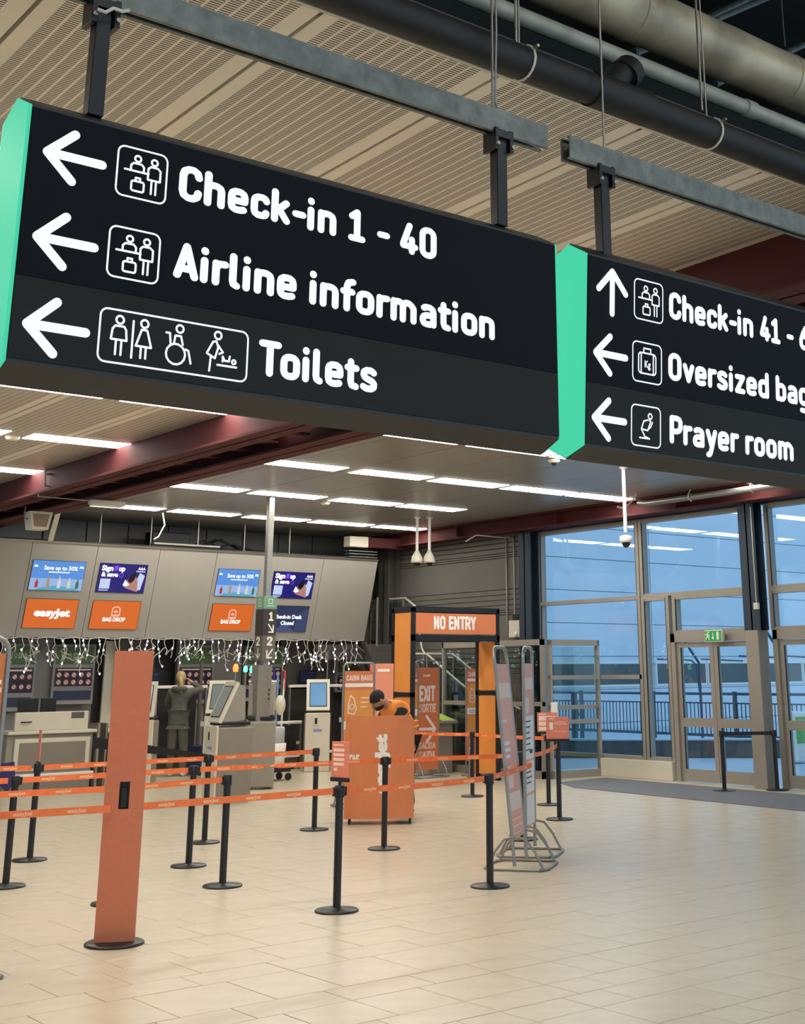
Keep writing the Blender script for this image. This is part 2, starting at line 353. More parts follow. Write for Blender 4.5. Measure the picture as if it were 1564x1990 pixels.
for t in vis[:300]:
    key = (round(t[1]-t[0], 3), round(t[3]-t[2], 3))
    if key not in mc:
        a, b = key; mb = MB(); e = .0015
        mb.add([(g,g,-.01),(a-g,g,-.01),(a-g,b-g,-.01),(g,b-g,-.01),(g,g,-e),(a-g,g,-e),(a-g,b-g,-e),(g,b-g,-e),(g+e,g+e,0),(a-g-e,g+e,0),(a-g-e,b-g-e,0),(g+e,b-g-e,0)],
               [(0,1,5,4),(1,2,6,5),(2,3,7,6),(3,0,4,7),(4,5,9,8),(5,6,10,9),(6,7,11,10),(7,4,8,11),(8,9,10,11)])
        o = mb.build('tile', TILE, fl, (t[0], t[2], 0)); mc[key] = o
    else:
        o = mc[key].copy(); C.objects.link(o); o.location = (t[0], t[2], 0)
    o.location.z = random.uniform(-.0006, .0006)
mb = MB()
for t in tiles:
    if t in near or t[0] < -2.2: continue
    x0, x1, y0, y1 = t[0]+g, t[1]-g, t[2]+g, t[3]-g
    mb.add([(x0,y0,0),(x1,y0,0),(x1,y1,0),(x0,y1,0),(x0,y0,-.01),(x1,y0,-.01),(x1,y1,-.01),(x0,y1,-.01)], [(0,1,2,3),(4,5,1,0),(5,6,2,1),(6,7,3,2),(7,4,0,3)])
mb.build('far_tiles', TILE, fl, kind='stuff')
mb = MB().box(-6, XW, -4, 3.0, -.004, 0)
mb.build('near_tiles', TILE, fl, kind='stuff')

# ceiling, bay over the signs (perforated) and bay by the windows (plain metal)
SL = .023
def cz(y): return CEIL+SL*max(0, 13-y)
ce = MB().box(-4, 7.2, 13, 24.7, CEIL+.05, CEIL+.09)
ce.add([(-4,4.86,cz(4.86)+.05),(7.45,4.86,cz(4.86)+.05),(7.45,13,CEIL+.05),(-4,13,CEIL+.05),(-4,4.86,cz(4.86)+.09),(7.45,4.86,cz(4.86)+.09),(7.45,13,CEIL+.09),(-4,13,CEIL+.09)],
       [(0,3,2,1),(4,5,6,7),(0,1,5,4),(1,2,6,5),(2,3,7,6),(3,0,4,7)])
ce.box(8.3, XW+.1, 4.86, 24.7, CEIL+.05, CEIL+.09)
ceo = ce.build('ceiling', DARKV, kind='structure')
pm = {}
for i in range(-5, 6):
    x0 = 1.9+i*1.1225
    if x0+1.12 > 7.6: continue
    for part in (0, 1):
        if i == 4 and part == 1:
            MB().box(.012, .80, 13.0, 24.7, CEIL, CEIL+.05).build('ceiling_panel', PERF, ceo, (x0, 0, 0)); continue
        if part not in pm:
            mb = MB(); a, b = .012, 1.1105; y0, y1 = (4.86, 13.0) if part == 0 else (13.0, 24.7)
            z0, z1 = cz(y0), cz(y1)
            mb.add([(a,y0,z0),(b,y0,z0),(b,y1,z1),(a,y1,z1),(a,y0,z0+.05),(b,y0,z0+.05),(b,y1,z1+.05),(a,y1,z1+.05)], [(3,2,1,0),(0,1,5,4),(1,2,6,5),(2,3,7,6),(3,0,4,7)])
            pm[part] = mb.build('ceiling_panel', PERF, ceo, (x0, 0, 0))
        else:
            o = pm[part].copy(); C.objects.link(o); o.location = (x0, 0, 0)
pm = None
for i in range(8):
    x0 = 8.5+i*1.1225
    if pm is None:
        mb = MB(); a, b = .006, 1.1165
        mb.add([(a,4.86,CEIL),(b,4.86,CEIL),(b,24.7,CEIL),(a,24.7,CEIL),(a,4.86,CEIL+.05),(b,4.86,CEIL+.05),(b,24.7,CEIL+.05),(a,24.7,CEIL+.05)], [(3,2,1,0),(0,1,5,4),(1,2,6,5),(2,3,7,6),(3,0,4,7)])
        pm = mb.build('smooth_ceiling_panel', CEILW, ceo, (x0, 0, 0))
    else:
        o = pm.copy(); C.objects.link(o); o.location = (x0, 0, 0)
# front edge trim of the ceiling
MB().box(-4, 7.5, 4.865, 4.92, 4.85, 5.10).build('trim_1', mat('ceiling_edge_grey', sc(84, 78, 68), .6), kind='structure')
MB().box(-4, 7.5, 4.838, 4.862, 4.838, 4.93).build('trim_4', CREAM, kind='structure')
# roof void over the hall where the camera stands
rf = MB(); rf.box(-8, 22, -6, 9.0, 8.3, 8.5); rf.box(-8, 22, 8.9, 9.05, 4.7, 8.4)
rf.build('roof_deck', DARKV, ceo)
for i in range(8):
    MB().bar((2+i*2.4, -2, 8.2), (2+i*2.4, 9, 8.2), .12, .25).build('roof_purlin', DARKV, ceo)

# back wall behind the check-in desks
wb = MB().box(4, XW+2.2, 24.7, 24.9, 0, 8).build('wall_back', mat('back_wall_dark', sc(70, 68, 64), .6, noise=.08, scale=1), kind='structure')
for i in range(14):
    x0 = 5.2+i*.86
    MB().bbox(x0, x0+.84, 24.66, 24.7, 2.5, CEIL, .008).build('wall_panel', mat('wall_panel_dark', sc(88, 86, 82), .45, .2, noise=.05), wb)
# left side of the hall, outside the frame
MB().box(-6.2, -6, -4, 25, 0, 8).build('wall_left', GREYP, kind='structure')
# clad wall left of the windows, horizontal planks
wr = MB().box(XW+.02, XW+.2, 19.1, 24.7, 0, 8).build('wall_right', CLAD, kind='structure')
z = 0.0; k = 0
while z < 4.45:
    h = [.62, .045, .045, .10, .10, .10, .10][k % 7]; k += 1
    prof = [(XW+.02, z), (XW-.03, z+.008), (XW-.03, z+h-.012), (XW-.012, z+h)]
    MB().prism([(p[0], p[1]) for p in prof]+[(XW+.02, z+h)], 19.12, 24.66, 'Y').build('cladding_plank', CLAD, wr); z += h

# glazed wall ------------------------------------------------------
def frame_box(mb, y0, y1, z0, z1, x0=XW-.05, x1=XW+.10): mb.box(x0, x1, min(y0, y1), max(y0, y1), z0, z1)
WN = [0]
def window(y0, y1, ztop, zbot, mullions=(), rails=(), partial=()):
    """frame with each pane a child; partial = (ya, yb, z) extra rails"""
    WN[0] += 1; f = MB(); t = .07
    frame_box(f, y0, y0-t, zbot, ztop); frame_box(f, y1+t, y1, zbot, ztop)
    frame_box(f, y0-t, y1+t, ztop-t, ztop); frame_box(f, y0-t, y1+t, zbot, zbot+t*.8)
    for z in rails: frame_box(f, y0-t, y1+t, z-.035, z+.035)
    for y, za, zb in mullions: frame_box(f, y+.035, y-.035, za, zb)
    for ya, yb, z in partial: frame_box(f, ya, yb, z-.035, z+.035)
    o = f.build('window_%d' % WN[0], FRAMEG, kind='structure')
    zs = [zbot]+sorted(rails)+[ztop]
    gk = MB()
    for a, b in zip(zs, zs[1:]):
        MB().box(XW+.02, XW+.035, y1+.03, y0-.03, a+.02, b-.02).build('pane', GLASSW, o)
    for a, b in zip(zs, zs[1:]):                     # dark gaskets round each pane
        gk.box(XW-.052, XW-.03, y0-t-.012, y0-t, a+.03, b-.03); gk.box(XW-.052, XW-.03, y1+t, y1+t+.012, a+.03, b-.03)
    gk.build('gasket', BLACKP, o)
    return o
window(19.06, 16.37, 4.36, .30, rails=(3.0,), partial=((17.5, 16.4, 1.66),))
window(16.35, 15.70, 3.0, .30)
window(16.35, 13.86, 4.36, 3.0)
window(15.62, 13.86, 3.0, 2.36)
window(13.52, 10.9, 4.36, 3.0); window(13.52, 10.9, 3.0, 2.36)
for k in range(4):
    window(10.85-k*2.7, 8.2-k*2.7, 4.36, .30, rails=(3.0,))
MB().box(XW-.06, XW+.12, 2.5, 19.1, 4.36, 5.2).build('trim_3', STEELB, kind='structure')
# low render plinth under the fixed glazing
MB().bbox(XW-.12, XW+.1, 15.72, 17.42, 0, .30, .01).build('baseboard_1', CREAM, kind='structure')
MB().bbox(XW-.08, XW+.1, 2.5, 10.86, 0, .30, .01).build('baseboard_2', CREAM, kind='structure')
# doors
def door_pair(n, y0, y1, x=XW):
    f = MB(); t = .09
    f.box(x-.08, x+.08, y0-t, y0, 0, 2.36); f.box(x-.08, x+.08, y1, y1+t, 0, 2.36); f.box(x-.08, x+.08, y1, y0, 2.22, 2.36)
    d = f.build('door_%d' % n, FRAMEG, kind='structure')
    ym = (y0+y1)/2
    for a, b in ((y0-t, ym+.004), (ym-.004, y1+t)):
        lf = MB(); s = .085
        lf.box(x-.035, x+.035, a-s, a, .015, 2.21); lf.box(x-.035, x+.035, b, b+s, .015, 2.21)
        lf.box(x-.035, x+.035, b+s, a-s, .015, .20); lf.box(x-.035, x+.035, b+s, a-s, .86, 1.0); lf.box(x-.035, x+.035, b+s, a-s, 2.13, 2.21)
        l = lf.build('door_leaf', FRAMEG, d)
        MB().box(x-.005, x+.005, b+s, a-s, .20, .86).build('pane', GLASSW, l)
        MB().box(x-.005, x+.005, b+s, a-s, 1.0, 2.13).build('pane', GLASSW, l)
        gk = MB(); gk.box(x-.037, x-.02, a-s-.012, a-s, .2, .86); gk.box(x-.037, x-.02, a-s-.012, a-s, 1.0, 2.13); gk.build('gasket', BLACKP, l)
    MB().bbox(x-.15, x-.035, ym-.34, ym-.06, 2.24, 2.31, .01).build('door_closer', STEEL, d)
    return d
door_pair(1, 15.66, 13.86)
door_pair(2, 13.48, 11.6)
# steel columns of the glazed wall
def column(label, y0, y1, z0, z1, m, x0=XW-.28, x1=XW-.06):
    t = thing('steel_column', label, 'column', ((x0+x1)/2, (y0+y1)/2, 0)); cx_, cy_ = (x0+x1)/2, (y0+y1)/2
    hx, hy = (x1-x0)/2, (y0-y1)/2
    mb = MB(); mb.box(-hx, -hx+.02, -hy, hy, z0, z1); mb.box(hx-.02, hx, -hy, hy, z0, z1); mb.box(-hx, hx, -.015, .015, z0, z1)
    mb.build('column_shaft', m, t); return t
column('dark blue steel column at the left end of the window wall', 19.36, 19.02, 0, 4.36, STEELB)
c2 = column('dark blue steel column between the two glazed bays above the grey casing', 13.87, 13.55, 2.36, 4.45, STEELB)
MB().bbox(-.13, .12, -.12, .14, 0, 2.36, .01).build('column_casing', FRAMEG, c2)
MB().tube([(-.115, -.12, 4.3), (-.115, -.12, 3.0), (-.115, -.12, 2.78)], .008, 6).build('conduit', CREAM, c2)
MB().bbox(-.15, -.10, -.17, -.08, 2.68, 2.78, .005).build('sensor', CREAM, c2)

# entrance matting
P = [at(1700, 1602, Z=0), at(1564, 1577, Z=0), at(1115, 1531, Z=0), at(1085, 1521, Z=0), at(1178, 1512, Z=0), at(1564, 1546, Z=0), at(1760, 1565, Z=0)]
n_ = len(P); mb = MB(); mb.add([(p.x, p.y, .0008) for p in P]+[(p.x, p.y, .009) for p in P], [tuple(range(2*n_-1, n_-1, -1))]+[(i, (i+1) % n_, n_+(i+1) % n_, n_+i) for i in range(n_)])
tag(mb.build('entrance_mat', mat('mat_grey', sc(112, 112, 116), .95, noise=.15, scale=90, bump=.4)), 'long grey entrance mat in front of the glass doors', 'mat')

# ================================================================ LIGHTS, BEAMS, SERVICES
proto = None
ORD = ['first', 'second', 'third', 'fourth', 'fifth', 'sixth', 'seventh', 'eighth', 'ninth']
def lamp_at(xa, xb, y, label, lit=True, grp=None):
    t = thing('ceiling_light', label, 'ceiling light', ((xa+xb)/2, y, cz(y)), 0, grp)
    L = (xb-xa)/2
    MB().bbox(-L, L, -.24, .24, -.004, .03, .001).build('housing', CREAM, t)
    MB().box(-L+.02, L-.02, -.215, .215, -.008, -.0035).build('diffuser', TUBEM if lit else CREAM, t)
    return t
def row(px, y, name, side):
    for i, (a, b) in enumerate(px):
        yy = y; za = cz(yy)-.05
        xa = at(a[0], a[1], Y=yy).x; xb = at(b[0], b[1], Y=yy).x
        lamp_at(xa, xb, yy, '%s light from the left, %s row of %s' % (ORD[i], name, side))
LB = 'ceiling left of the maroon beam'; RB = 'ceiling right of the maroon beam'
row([((-210, 718), (-8, 744)), ((0, 748), (216, 772)), ((245, 777), (458, 803))], 13.2, 'nearest', LB)
row([((-150, 840), (12, 851)), ((52, 856), (246, 872))], 16.15, 'middle', LB)
row([((-90, 912), (78, 922))], 19.1, 'farthest', LB)
row([((560, 822), (735, 843)), ((745, 846), (908, 864)), ((922, 868), (1080, 886)), ((1085, 889), (1222, 905))], 13.2, 'nearest', RB)
row([((510, 906), (665, 917)), ((690, 922), (830, 934)), ((843, 938), (975, 949)), ((985, 953), (1108, 964)), ((1113, 967), (1222, 975))], 16.15, 'second', RB)
row([((330, 949), (475, 961)), ((490, 965), (625, 975)), ((648, 979), (772, 987)), ((780, 990), (895, 997))], 19.1, 'third', RB)
row([((180, 984), (315, 993)), ((332, 996), (460, 1006)), ((478, 1008), (595, 1016)), ((606, 1018), (718, 1025)), ((730, 1026), (830, 1033))], 22.2, 'farthest', RB)
lamp_at(15.36, 16.75, 13.2, 'lit fluorescent light below the bottom edge of the right hanging sign, nearest the windows')
lamp_at(13.95, 15.25, 13.2, 'unlit fluorescent light fitting beside the white camera pole', lit=False)
for y in (7.6, 10.3):
    for k, x in enumerate((-1.5, .1, 1.7, 3.3, 4.9, 6.2)):
        lamp_at(x, x+1.3, y, 'ceiling light hidden behind the hanging signs', grp='ceiling lights hidden behind the signs')
    for k, x in enumerate((9.3, 10.9, 12.5, 14.1)):
        lamp_at(x, x+1.3, y, 'ceiling light hidden behind the hanging signs', grp='ceiling lights hidden behind the signs')
# high bay lamps added out of view to light the near hall and void
for x in (-2, 3, 8, 13):
    for y in (-2, 1.2):
        t = thing('added_high_bay_lamp', 'added high bay lamps out of view under the dark roof deck', 'lamp', (x, y, 7.9), 0, 'high bay lamps')
        MB().lathe([(.04, .2), (.06, .1), (.26, -.12), (.28, -.2)], n=20).build('reflector', GALV, t)
        MB().lathe([(0, -.19), (.25, -.19)], n=20).build('lens', mat('added_lamp_lens', (1, .95, .85), .5, emit=60, noise=0), t)

# maroon double beam between the ceiling bays
t = thing('steel_beam', 'maroon double steel beam with lattice plates between the two ceiling bays', 'beam', (7.82, 0, 0))
def ibeam(x, hw, zb, zt, y0, y1):
    mb = MB(); mb.box(x-hw, x+hw, y0, y1, zb, zb+.03); mb.box(x-hw, x+hw, y0, y1, zt-.03, zt); mb.box(x-.012, x+.012, y0, y1, zb, zt); return mb
ibeam(-.62, .18, 4.28, 5.0, 9.0, 24.6).build('girder', MAROON, t)
ibeam(.20, .2, 4.28, 5.0, 9.0, 24.6).build('girder', MAROON, t)
ibeam(-.34, .2, 4.35, 5.0, 4.7, 9.0).build('girder', MAROON, t)
ibeam(.48, .2, 4.35, 5.0, 4.7, 9.0).build('girder', MAROON, t)
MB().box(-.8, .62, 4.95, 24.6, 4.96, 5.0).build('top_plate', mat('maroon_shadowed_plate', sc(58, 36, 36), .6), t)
for k in range(22):
    y = 9.2+k*.7
    MB().prism([(-.62, y), (-.62, y+.30), (.10, y+.12), (.10, y+.02)], 4.40, 4.42, 'Z').build('lattice_plate', MAROON, t)
MB().box(-.7, .7, 4.62, 4.68, 4.35, 5.1).build('end_plate', MAROON, t)
# beam along the window wall
t = thing('steel_beam', 'maroon steel beam running above the window wall', 'beam', (16.78, 0, 0))
ibeam(0, .16, 4.37, 4.655, 3, 24.6).build('girder', MAROON, t)
for k in range(6): MB().box(-.15, -.012, 9+k*3.0, 9.03+k*3.0, 4.40, 4.63).build('stiffener', MAROON, t)
# pale duct / conduit on that beam with clips
t = thing('service_pipe', 'grey service pipe with pale clips fixed under the ceiling by the windows', 'pipe', (16.35, 0, 4.5))
MB().tube([(0, 10, 0), (0, 15.4, 0), (.02, 15.6, .03)], .05, 12).build('pipe_run', TUBEG, t)
for y in (11.1, 12.2, 12.35, 13.1, 14.4): MB().tube([(0, y, .13), (-.06, y, .05), (-.062, y, -.02), (0, y, -.065), (.062, y, 0), (0, y, .06)], .010, 6).build('pipe_clip', CREAM, t)
# white end box of the beam
a = at(706, 1052, Y=23.2)
t = thing('beam_end_box', 'white capped beam end above the right edge of the grey bulkhead', 'beam', (a.x, 23.2, 4.42))
MB().bbox(-.42, .05, -.12, .12, -.11, .11, .01).build('cap', CREAM, t)
MB().bbox(.05, 1.6, -.09, .09, -.10, .11, .01).build('arm', MAROON, t)
for k in range(3): MB().box(-.42, .3, -.10, .10, -.20-.06*k, -.18-.06*k).build('shelf_slat', GALV, t)

# hanging direction signs ------------------------------------------
YS = 4.5
def hang_sign(x0, x1, label, loc_tilt=0):
    t = thing('hanging_sign', label, 'sign', (x0, YS, 3.80))
    L = x1-x0
    # local: x 0..L, y 0 at the front face, z 0 at the top edge
    cs = [(.0, 0), (.13, .075), (.27, 0), (.27, -.985), (.13, -1.045), (.0, -.985)]
    MB().prism([(p[0], p[1]) for p in cs], .012, L-.012, 'X').build('housing', SIGNH, t)
    for xx, nm in ((-.002, 'lit_end_panel'), (L+.002, 'lit_end_panel')):
        e = MB(); a, b = (xx, xx+.014) if xx < 0 else (xx-.014, xx)
        e.prism([(.0, -.002), (.13, .066), (.268, -.002), (.268, -.983), (.13, -1.037), (.0, -.983)], a, b, 'X'); e.build(nm, SIGNE, t)
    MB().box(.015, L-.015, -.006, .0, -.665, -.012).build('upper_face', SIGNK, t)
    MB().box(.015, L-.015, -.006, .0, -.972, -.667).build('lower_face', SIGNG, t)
    return t
def sign_text(t, rows, x0):
    oz = 3.80
    for kind, z0, boxz, boxx, icon, txt, tx0, tx1, ax in rows:
        mb = MB()
        arrow(mb, (0, -.008, 0), ax[0]-x0, ax[1]-oz, ax[2], .036, kind)
        mb.build('arrow', SIGNL, t)
        mb = MB(); bw = boxx[1]-boxx[0]; bh = boxz[1]-boxz[0]
        mb.plane_map(strokes([rrect(boxx[0]-x0, boxx[1]-x0, boxz[0]-oz, boxz[1]-oz, .028)], .0075), (0, -.008, 0), (1, 0, 0), (0, 0, 1), .001)
        sx = bw if bw < .3 else bw
        mb.plane_map(strokes(xf(icon, boxx[0]-x0, boxz[0]-oz, sx, bh), .0085), (0, -.008, 0), (1, 0, 0), (0, 0, 1), .001)
        if icon is ICON_KG: text(mb, 'Kg', (0, -.008, 0), (1, 0, 0), (0, 0, 1), boxx[0]-x0+.41*bw, boxx[0]-x0+.62*bw, boxz[0]-oz+.38*bh, .035, .03, .001)
        mb.build('pictogram', SIGNL, t)
        mb = MB(); din(mb, txt, (0, -.008, 0), tx0-x0, tx1-x0, z0-oz, .149)
        mb.build('lettering', SIGNL, t)
X1 = 1.53
ICON_WC2 = [[((p[0])/.62 if False else p[0], p[1]) for p in l] for l in ICON_WC]
s1 = hang_sign(X1, 4.20, 'large black hanging sign reading Check-in 1 - 40, Airline information and Toilets')
sign_text(s1, [('left', 3.560, (3.522, 3.725), (1.887, 2.093), ICON_DESK, 'Check-in 1 - 40', 2.147, 3.440, (1.612, 3.622, .215)),
               ('left', 3.236, (3.193, 3.393), (1.879, 2.085), ICON_DESK, 'Airline information', 2.147, 3.785, (1.605, 3.288, .218)),
               ('left', 2.900, (2.863, 3.066), (1.870, 2.490), ICON_WC, 'Toilets', 2.540, 3.122, (1.600, 2.958, .218))], X1)
X2 = 4.405
s2 = hang_sign(X2, 7.07, 'black hanging sign on the right reading Check-in 41, Oversized baggage and Prayer room')
sign_text(s2, [('up', 3.555, (3.515, 3.728), (4.752, 4.968), ICON_DESK, 'Check-in 41 - 6', 5.017, 6.235, (4.588, 3.730, .222)),
               ('left', 3.222, (3.184, 3.392), (4.742, 4.958), ICON_KG, 'Oversized baggage', 5.010, 6.64, (4.475, 3.290, .215)),
               ('left', 2.888, (2.852, 3.060), (4.735, 4.950), ICON_PRAY, 'Prayer room', 5.020, 6.060, (4.470, 2.960, .215))], X2)
s2.rotation_euler = (.062, 0, 0)

# galvanised rails that carry the signs, black drop posts and rods
def rail(x0, x1, zb, posts, rods, label, ry):
    t = thing('sign_rail', label, 'rail', (x0, ry, zb))
    L = x1-x0; h = .128
    mb = MB()
    # back to back channel: two webs with lips and a middle crease
    for s in (-1, 1):
        mb.prism([(s*.036, 0), (s*.036, h), (s*.014, h), (s*.014, h-.008), (s*.028, h-.008), (s*.028, h*.56), (s*.022, h*.52), (s*.028, h*.48), (s*.028, .008), (s*.014, .008), (s*.014, 0)], 0, L, 'X')
    mb.box(0, L, -.014, .014, h*.46, h*.54)
    mb.build('channel', GALV, t)
    for x in posts:
        x -= x0
        p = MB(); p.bbox(x-.032, x+.032, -.032, .032, -.49, -.02, .006); p.build('drop_post', BLACK, t)
        b = MB(); b.bbox(x-.06, x-.036, -.05, .05, -.10, .02, .003); b.bbox(x+.036, x+.06, -.05, .05, -.10, .02, .003); b.bbox(x-.06, x+.06, -.052, -.04, -.03, .012, .003)
        b.build('bracket', BLACK, t)
        b = MB(); b.tube([(x-.048, -.062, -.07), (x-.048, -.05, -.07)], .010, 8); b.tube([(x+.048, -.062, -.07), (x+.048, -.05, -.07)], .010, 8); b.build('bolt', STEEL, t)
    for x in rods:
        x -= x0
        r = MB(); r.tube([(x, 0, h*.5), (x, 0, 3.9)], .0065, 8); r.build('threaded_rod', STEEL, t)
        r = MB(); r.tube([(x, 0, h), (x, 0, h+.022)], .015, 6); r.build('nut', STEEL, t)
    return t
YR = 4.62
def rx(px, py): return at(px, py, Y=YR).x
za = at(1055, 285, Y=YR-.036).z; xa = rx(1055, 262)
r1 = rail(.9, xa, 4.40, (at(190, 120, Y=YR).x, at(969, 360, Y=YR).x), (at(190, 10, Y=YR).x, at(957, 190, Y=YR).x), 'galvanised channel rail above the large left sign', YR)
r1.location.z = za
xb = rx(1098, 280)
zb = at(1098, 303, Y=YR-.036).z
r2 = rail(xb, 7.4, zb, (at(1170, 410, Y=YR).x, 7.0), (at(1173, 262, Y=YR).x, 6.9), 'galvanised channel rail above the right sign', YR)
tag(MB().tube([at(190, 18, Y=YR-.07), at(205, 24, Y=YR-.08), at(220, 16, Y=YR-.08), at(238, 22, Y=YR-.07), at(250, 20, Y=YR-.04)], .008, 8).build('cable', CREAM), 'short cream cable on the bracket at the left end of the sign rail', 'cable')
tag(MB().tube([at(960, 2, Y=4.56)+Vector((0, 0, 1.5)), at(964, 60, Y=4.56), at(962, 195, Y=4.58), at(966, 212, Y=4.6)], .006, 8).build('power_cable', TUBEG), 'thin grey cable tied along the rod over the left sign', 'cable')

# black waste pipe along the ceiling edge, with branch and clips
def pipe_line(p0, p1, Y): return at(*p0, Y=Y), at(*p1, Y=Y)
YP = 4.755
c0, c1 = at(640, 5, Y=YP), at(1560, 335, Y=YP)
zc = (at(1000, 119, Y=YP).z+at(1380, 250, Y=YP).z)/2
zc -= .012
t = thing('waste_pipe', 'thick black pipe running above the signs with clamps and a branch', 'pipe', (0, YP, zc))
MB().tube([(-1, 0, 0), (9, 0, 0)], .092, 20).build('pipe_run', PIPEB, t)
bx = at(1215, 180, Y=YP).x
MB().tube([(bx-.28, 0, 0), (bx+.16, 0, 0)], .104, 20).build('coupling', PIPEB, t)
MB().tube([(bx-.16, .02, .02), (bx-.02, .05, .17), (bx+.08, .06, .235)], .075, 16).build('branch', PIPEB, t)
MB().tube([(bx+.05, .06, .20), (bx+.11, .06, .26)], .098, 16).build('branch_cap', PIPEB, t)
for x in (at(1017, 130, Y=YP).x, at(1381, 262, Y=YP).x, 2.2):
    cl = MB(); cl.tube([(x, -.098*math.sin(a), -.098*math.cos(a)) for a in [k*pi/8 for k in range(-3, 8)]], .008, 6); cl.build('clamp', CREAM, t)
    MB().tube([(x-.01, -.10, .05), (x-.01, -.135, .05)], .009, 6).build('clamp_bolt', STEEL, t)
    MB().tube([(x-.03, 0, .09), (x-.03, 0, 3.0)], .006, 6).build('hanger_rod', STEEL, t)
# foil clad duct and thin tray under it
YD = 5.25
zd0, zd1 = at(1300, 8, Y=YD).z, at(1300, 104, Y=YD).z
t = thing('ventilation_duct', 'foil clad round duct crossing the dark roof void', 'duct', (0, YD, (zd0+zd1)/2))
mb = MB(); R_ = (zd0-zd1)/2
n = 46
mb.tube([(-1+k*.28, 0, 0) for k in range(n)], [R_*(1+.02*(k % 3 == 0)) for k in range(n)], 24); mb.build('duct_run', DUCT, t)
for x in (4.1, 5.6, 7.2, 8.8): MB().tube([(x, 0, 0), (x+.04, 0, 0)], R_*1.04, 24).build('joint_band', DUCT, t)
zt = at(1300, 150, Y=YD-.1).z
t = thing('cable_tray', 'pale grey tray running just below the foil duct', 'tray', (0, YD-.1, zt))
MB().tube([(-1, 0, 0), (12, 0, 0)], .055, 12).build('tray_run', mat('tray_grey', sc(170, 164, 146), .5, .2, noise=.2), t)
for x in (3.9, 6.6): MB().tube([(x, 0, 0), (x+.1, 0, 0)], .065, 12).build('tray_sleeve', mat('tray_grey', sc(128, 124, 108)), t)
# roof struts seen past the duct
for i, (a, b) in enumerate([((1376, 44), (1480, 0)), ((1510, 110), (1600, 70)), ((1450, 0), (1600, -70))]):
    A = at(*a, Y=7.0); B = at(*b, Y=7.0)
    tag(MB().tube([A-(B-A)*1.2, B+(B-A)*1.4], .035, 10).build('roof_strut', GALV), ['slim roof strut behind the rod at the upper right', 'slim roof strut at the right edge of the photo', 'highest slim roof strut behind the foil duct'][i], 'strut')
for i, (px, y0_) in enumerate([(1003, 100), (1364, 215), (1525, 100)]):
    A = at(px, y0_, Y=YP+.1)
    if i == 2: A = at(1525, 90, Y=6.4)
    tag(MB().tube([A, (A.x, A.y, 8.2)], .008, 8).build('hanger_rod', STEEL), ['steel hanger rod over the left pipe clamp', 'steel hanger rod over the right pipe clamp', 'steel hanger rod at the right edge with a hook'][i], 'rod')

# ---- ceiling mounted small things
def drop_camera(px, ytop, ybot, Y, label, dome=True):
    a = at(px, ytop, Y=Y); b = at(px+ (2 if dome else 0), ybot, Y=Y)
    t = thing('security_camera', label, 'camera', (b.x, Y, CEIL)); z = b.z-CEIL
    MB().cyl(0, 0, z+.28, -.002, .028, 14).build('drop_pole', WHITE, t)
    MB().lathe([(.0, -.0), (.07, -.0), (.07, -.02), (.03, -.04), (.028, -.05)], n=16).build('ceiling_plate', WHITE, t)
    if dome:
        MB().lathe([(.028, .29), (.045, .27), (.10, .17), (.115, .10), (.115, .06), (0, .06)], z=z, n=20).build('camera_housing', CREAM, t)
        MB().ell((0, 0, z+.07), .07, .07, .07, 16, 8).build('dome', BLACKP, t)
    else:
        MB().lathe([(.028, .30), (.09, .28), (.095, .22), (.085, .19), (0, .19)], z=z-.06, n=20).build('camera_housing', WHITE, t)
        MB().ell((0, 0, z+.12), .06, .06, .065, 16, 8).build('dome', BLACKP, t)
    return t
drop_camera(808, 1033, 1100, 20.4, 'left of two pale dome cameras on drop poles over the grey bulkhead end')
drop_camera(832, 1033, 1100, 20.3, 'right of two pale dome cameras on drop poles over the grey bulkhead end')
drop_camera(1217, 905, 1072, 13.45, 'dome camera on a long white pole in front of the windows', False)
for px, py, Y, nm, lb, ct in [(1076, 893, 13.55, 'dome_camera', 'small white dome camera on the ceiling under the gap between the signs', 'camera'), (632, 978, 19.5, 'smoke_detector', 'small white detector between ceiling lights right of the steel pole', 'detector'), (24, 852, 16.3, 'smoke_detector', 'white disc detector on the ceiling at the left edge', 'detector')]:
    a = at(px, py, Y=Y); t = thing(nm, lb, ct, (a.x, Y, cz(Y)))
    MB().lathe([(0, 0), (.09, 0), (.09, -.03), (.06, -.055), (0, -.06)], n=18).build('casing', CREAM, t)
    if ct == 'camera': MB().ell((0, 0, -.05), .045, .045, .045, 12, 6).build('dome', BLACKP, t)
# speaker hanging off the beam and the slanted brace beside it
a = at(72, 1012, Y=20.2); t = thing('speaker', 'pale square loudspeaker hanging from the maroon beam at the left', 'speaker', (a.x, 20.2, a.z))
MB().prism([(-.17, .13), (.19, .13), (.14, -.14), (-.12, -.14)], -.13, .13, 'Y').build('cabinet', CREAM, t)
MB().prism([(-.12, .09), (.14, .09), (.105, -.10), (-.085, -.10)], -.142, -.131, 'Y').build('grille', mat('speaker_grille', sc(150, 128, 104), .7), t)
MB().tube([(-.2, 0, 4.279-a.z), (-.2, 0, .02), (-.14, 0, .02)], .012, 8).build('bracket', GALV, t)
A = at(115, 1000, Y=22.6); A.z = CEIL; B = at(98, 1048, Y=23.1); B.z = 4.08
tag(MB().bar(A, B, .09, .03).build('metal_brace', CREAM), 'pale slanted metal brace behind the loudspeaker', 'brace')
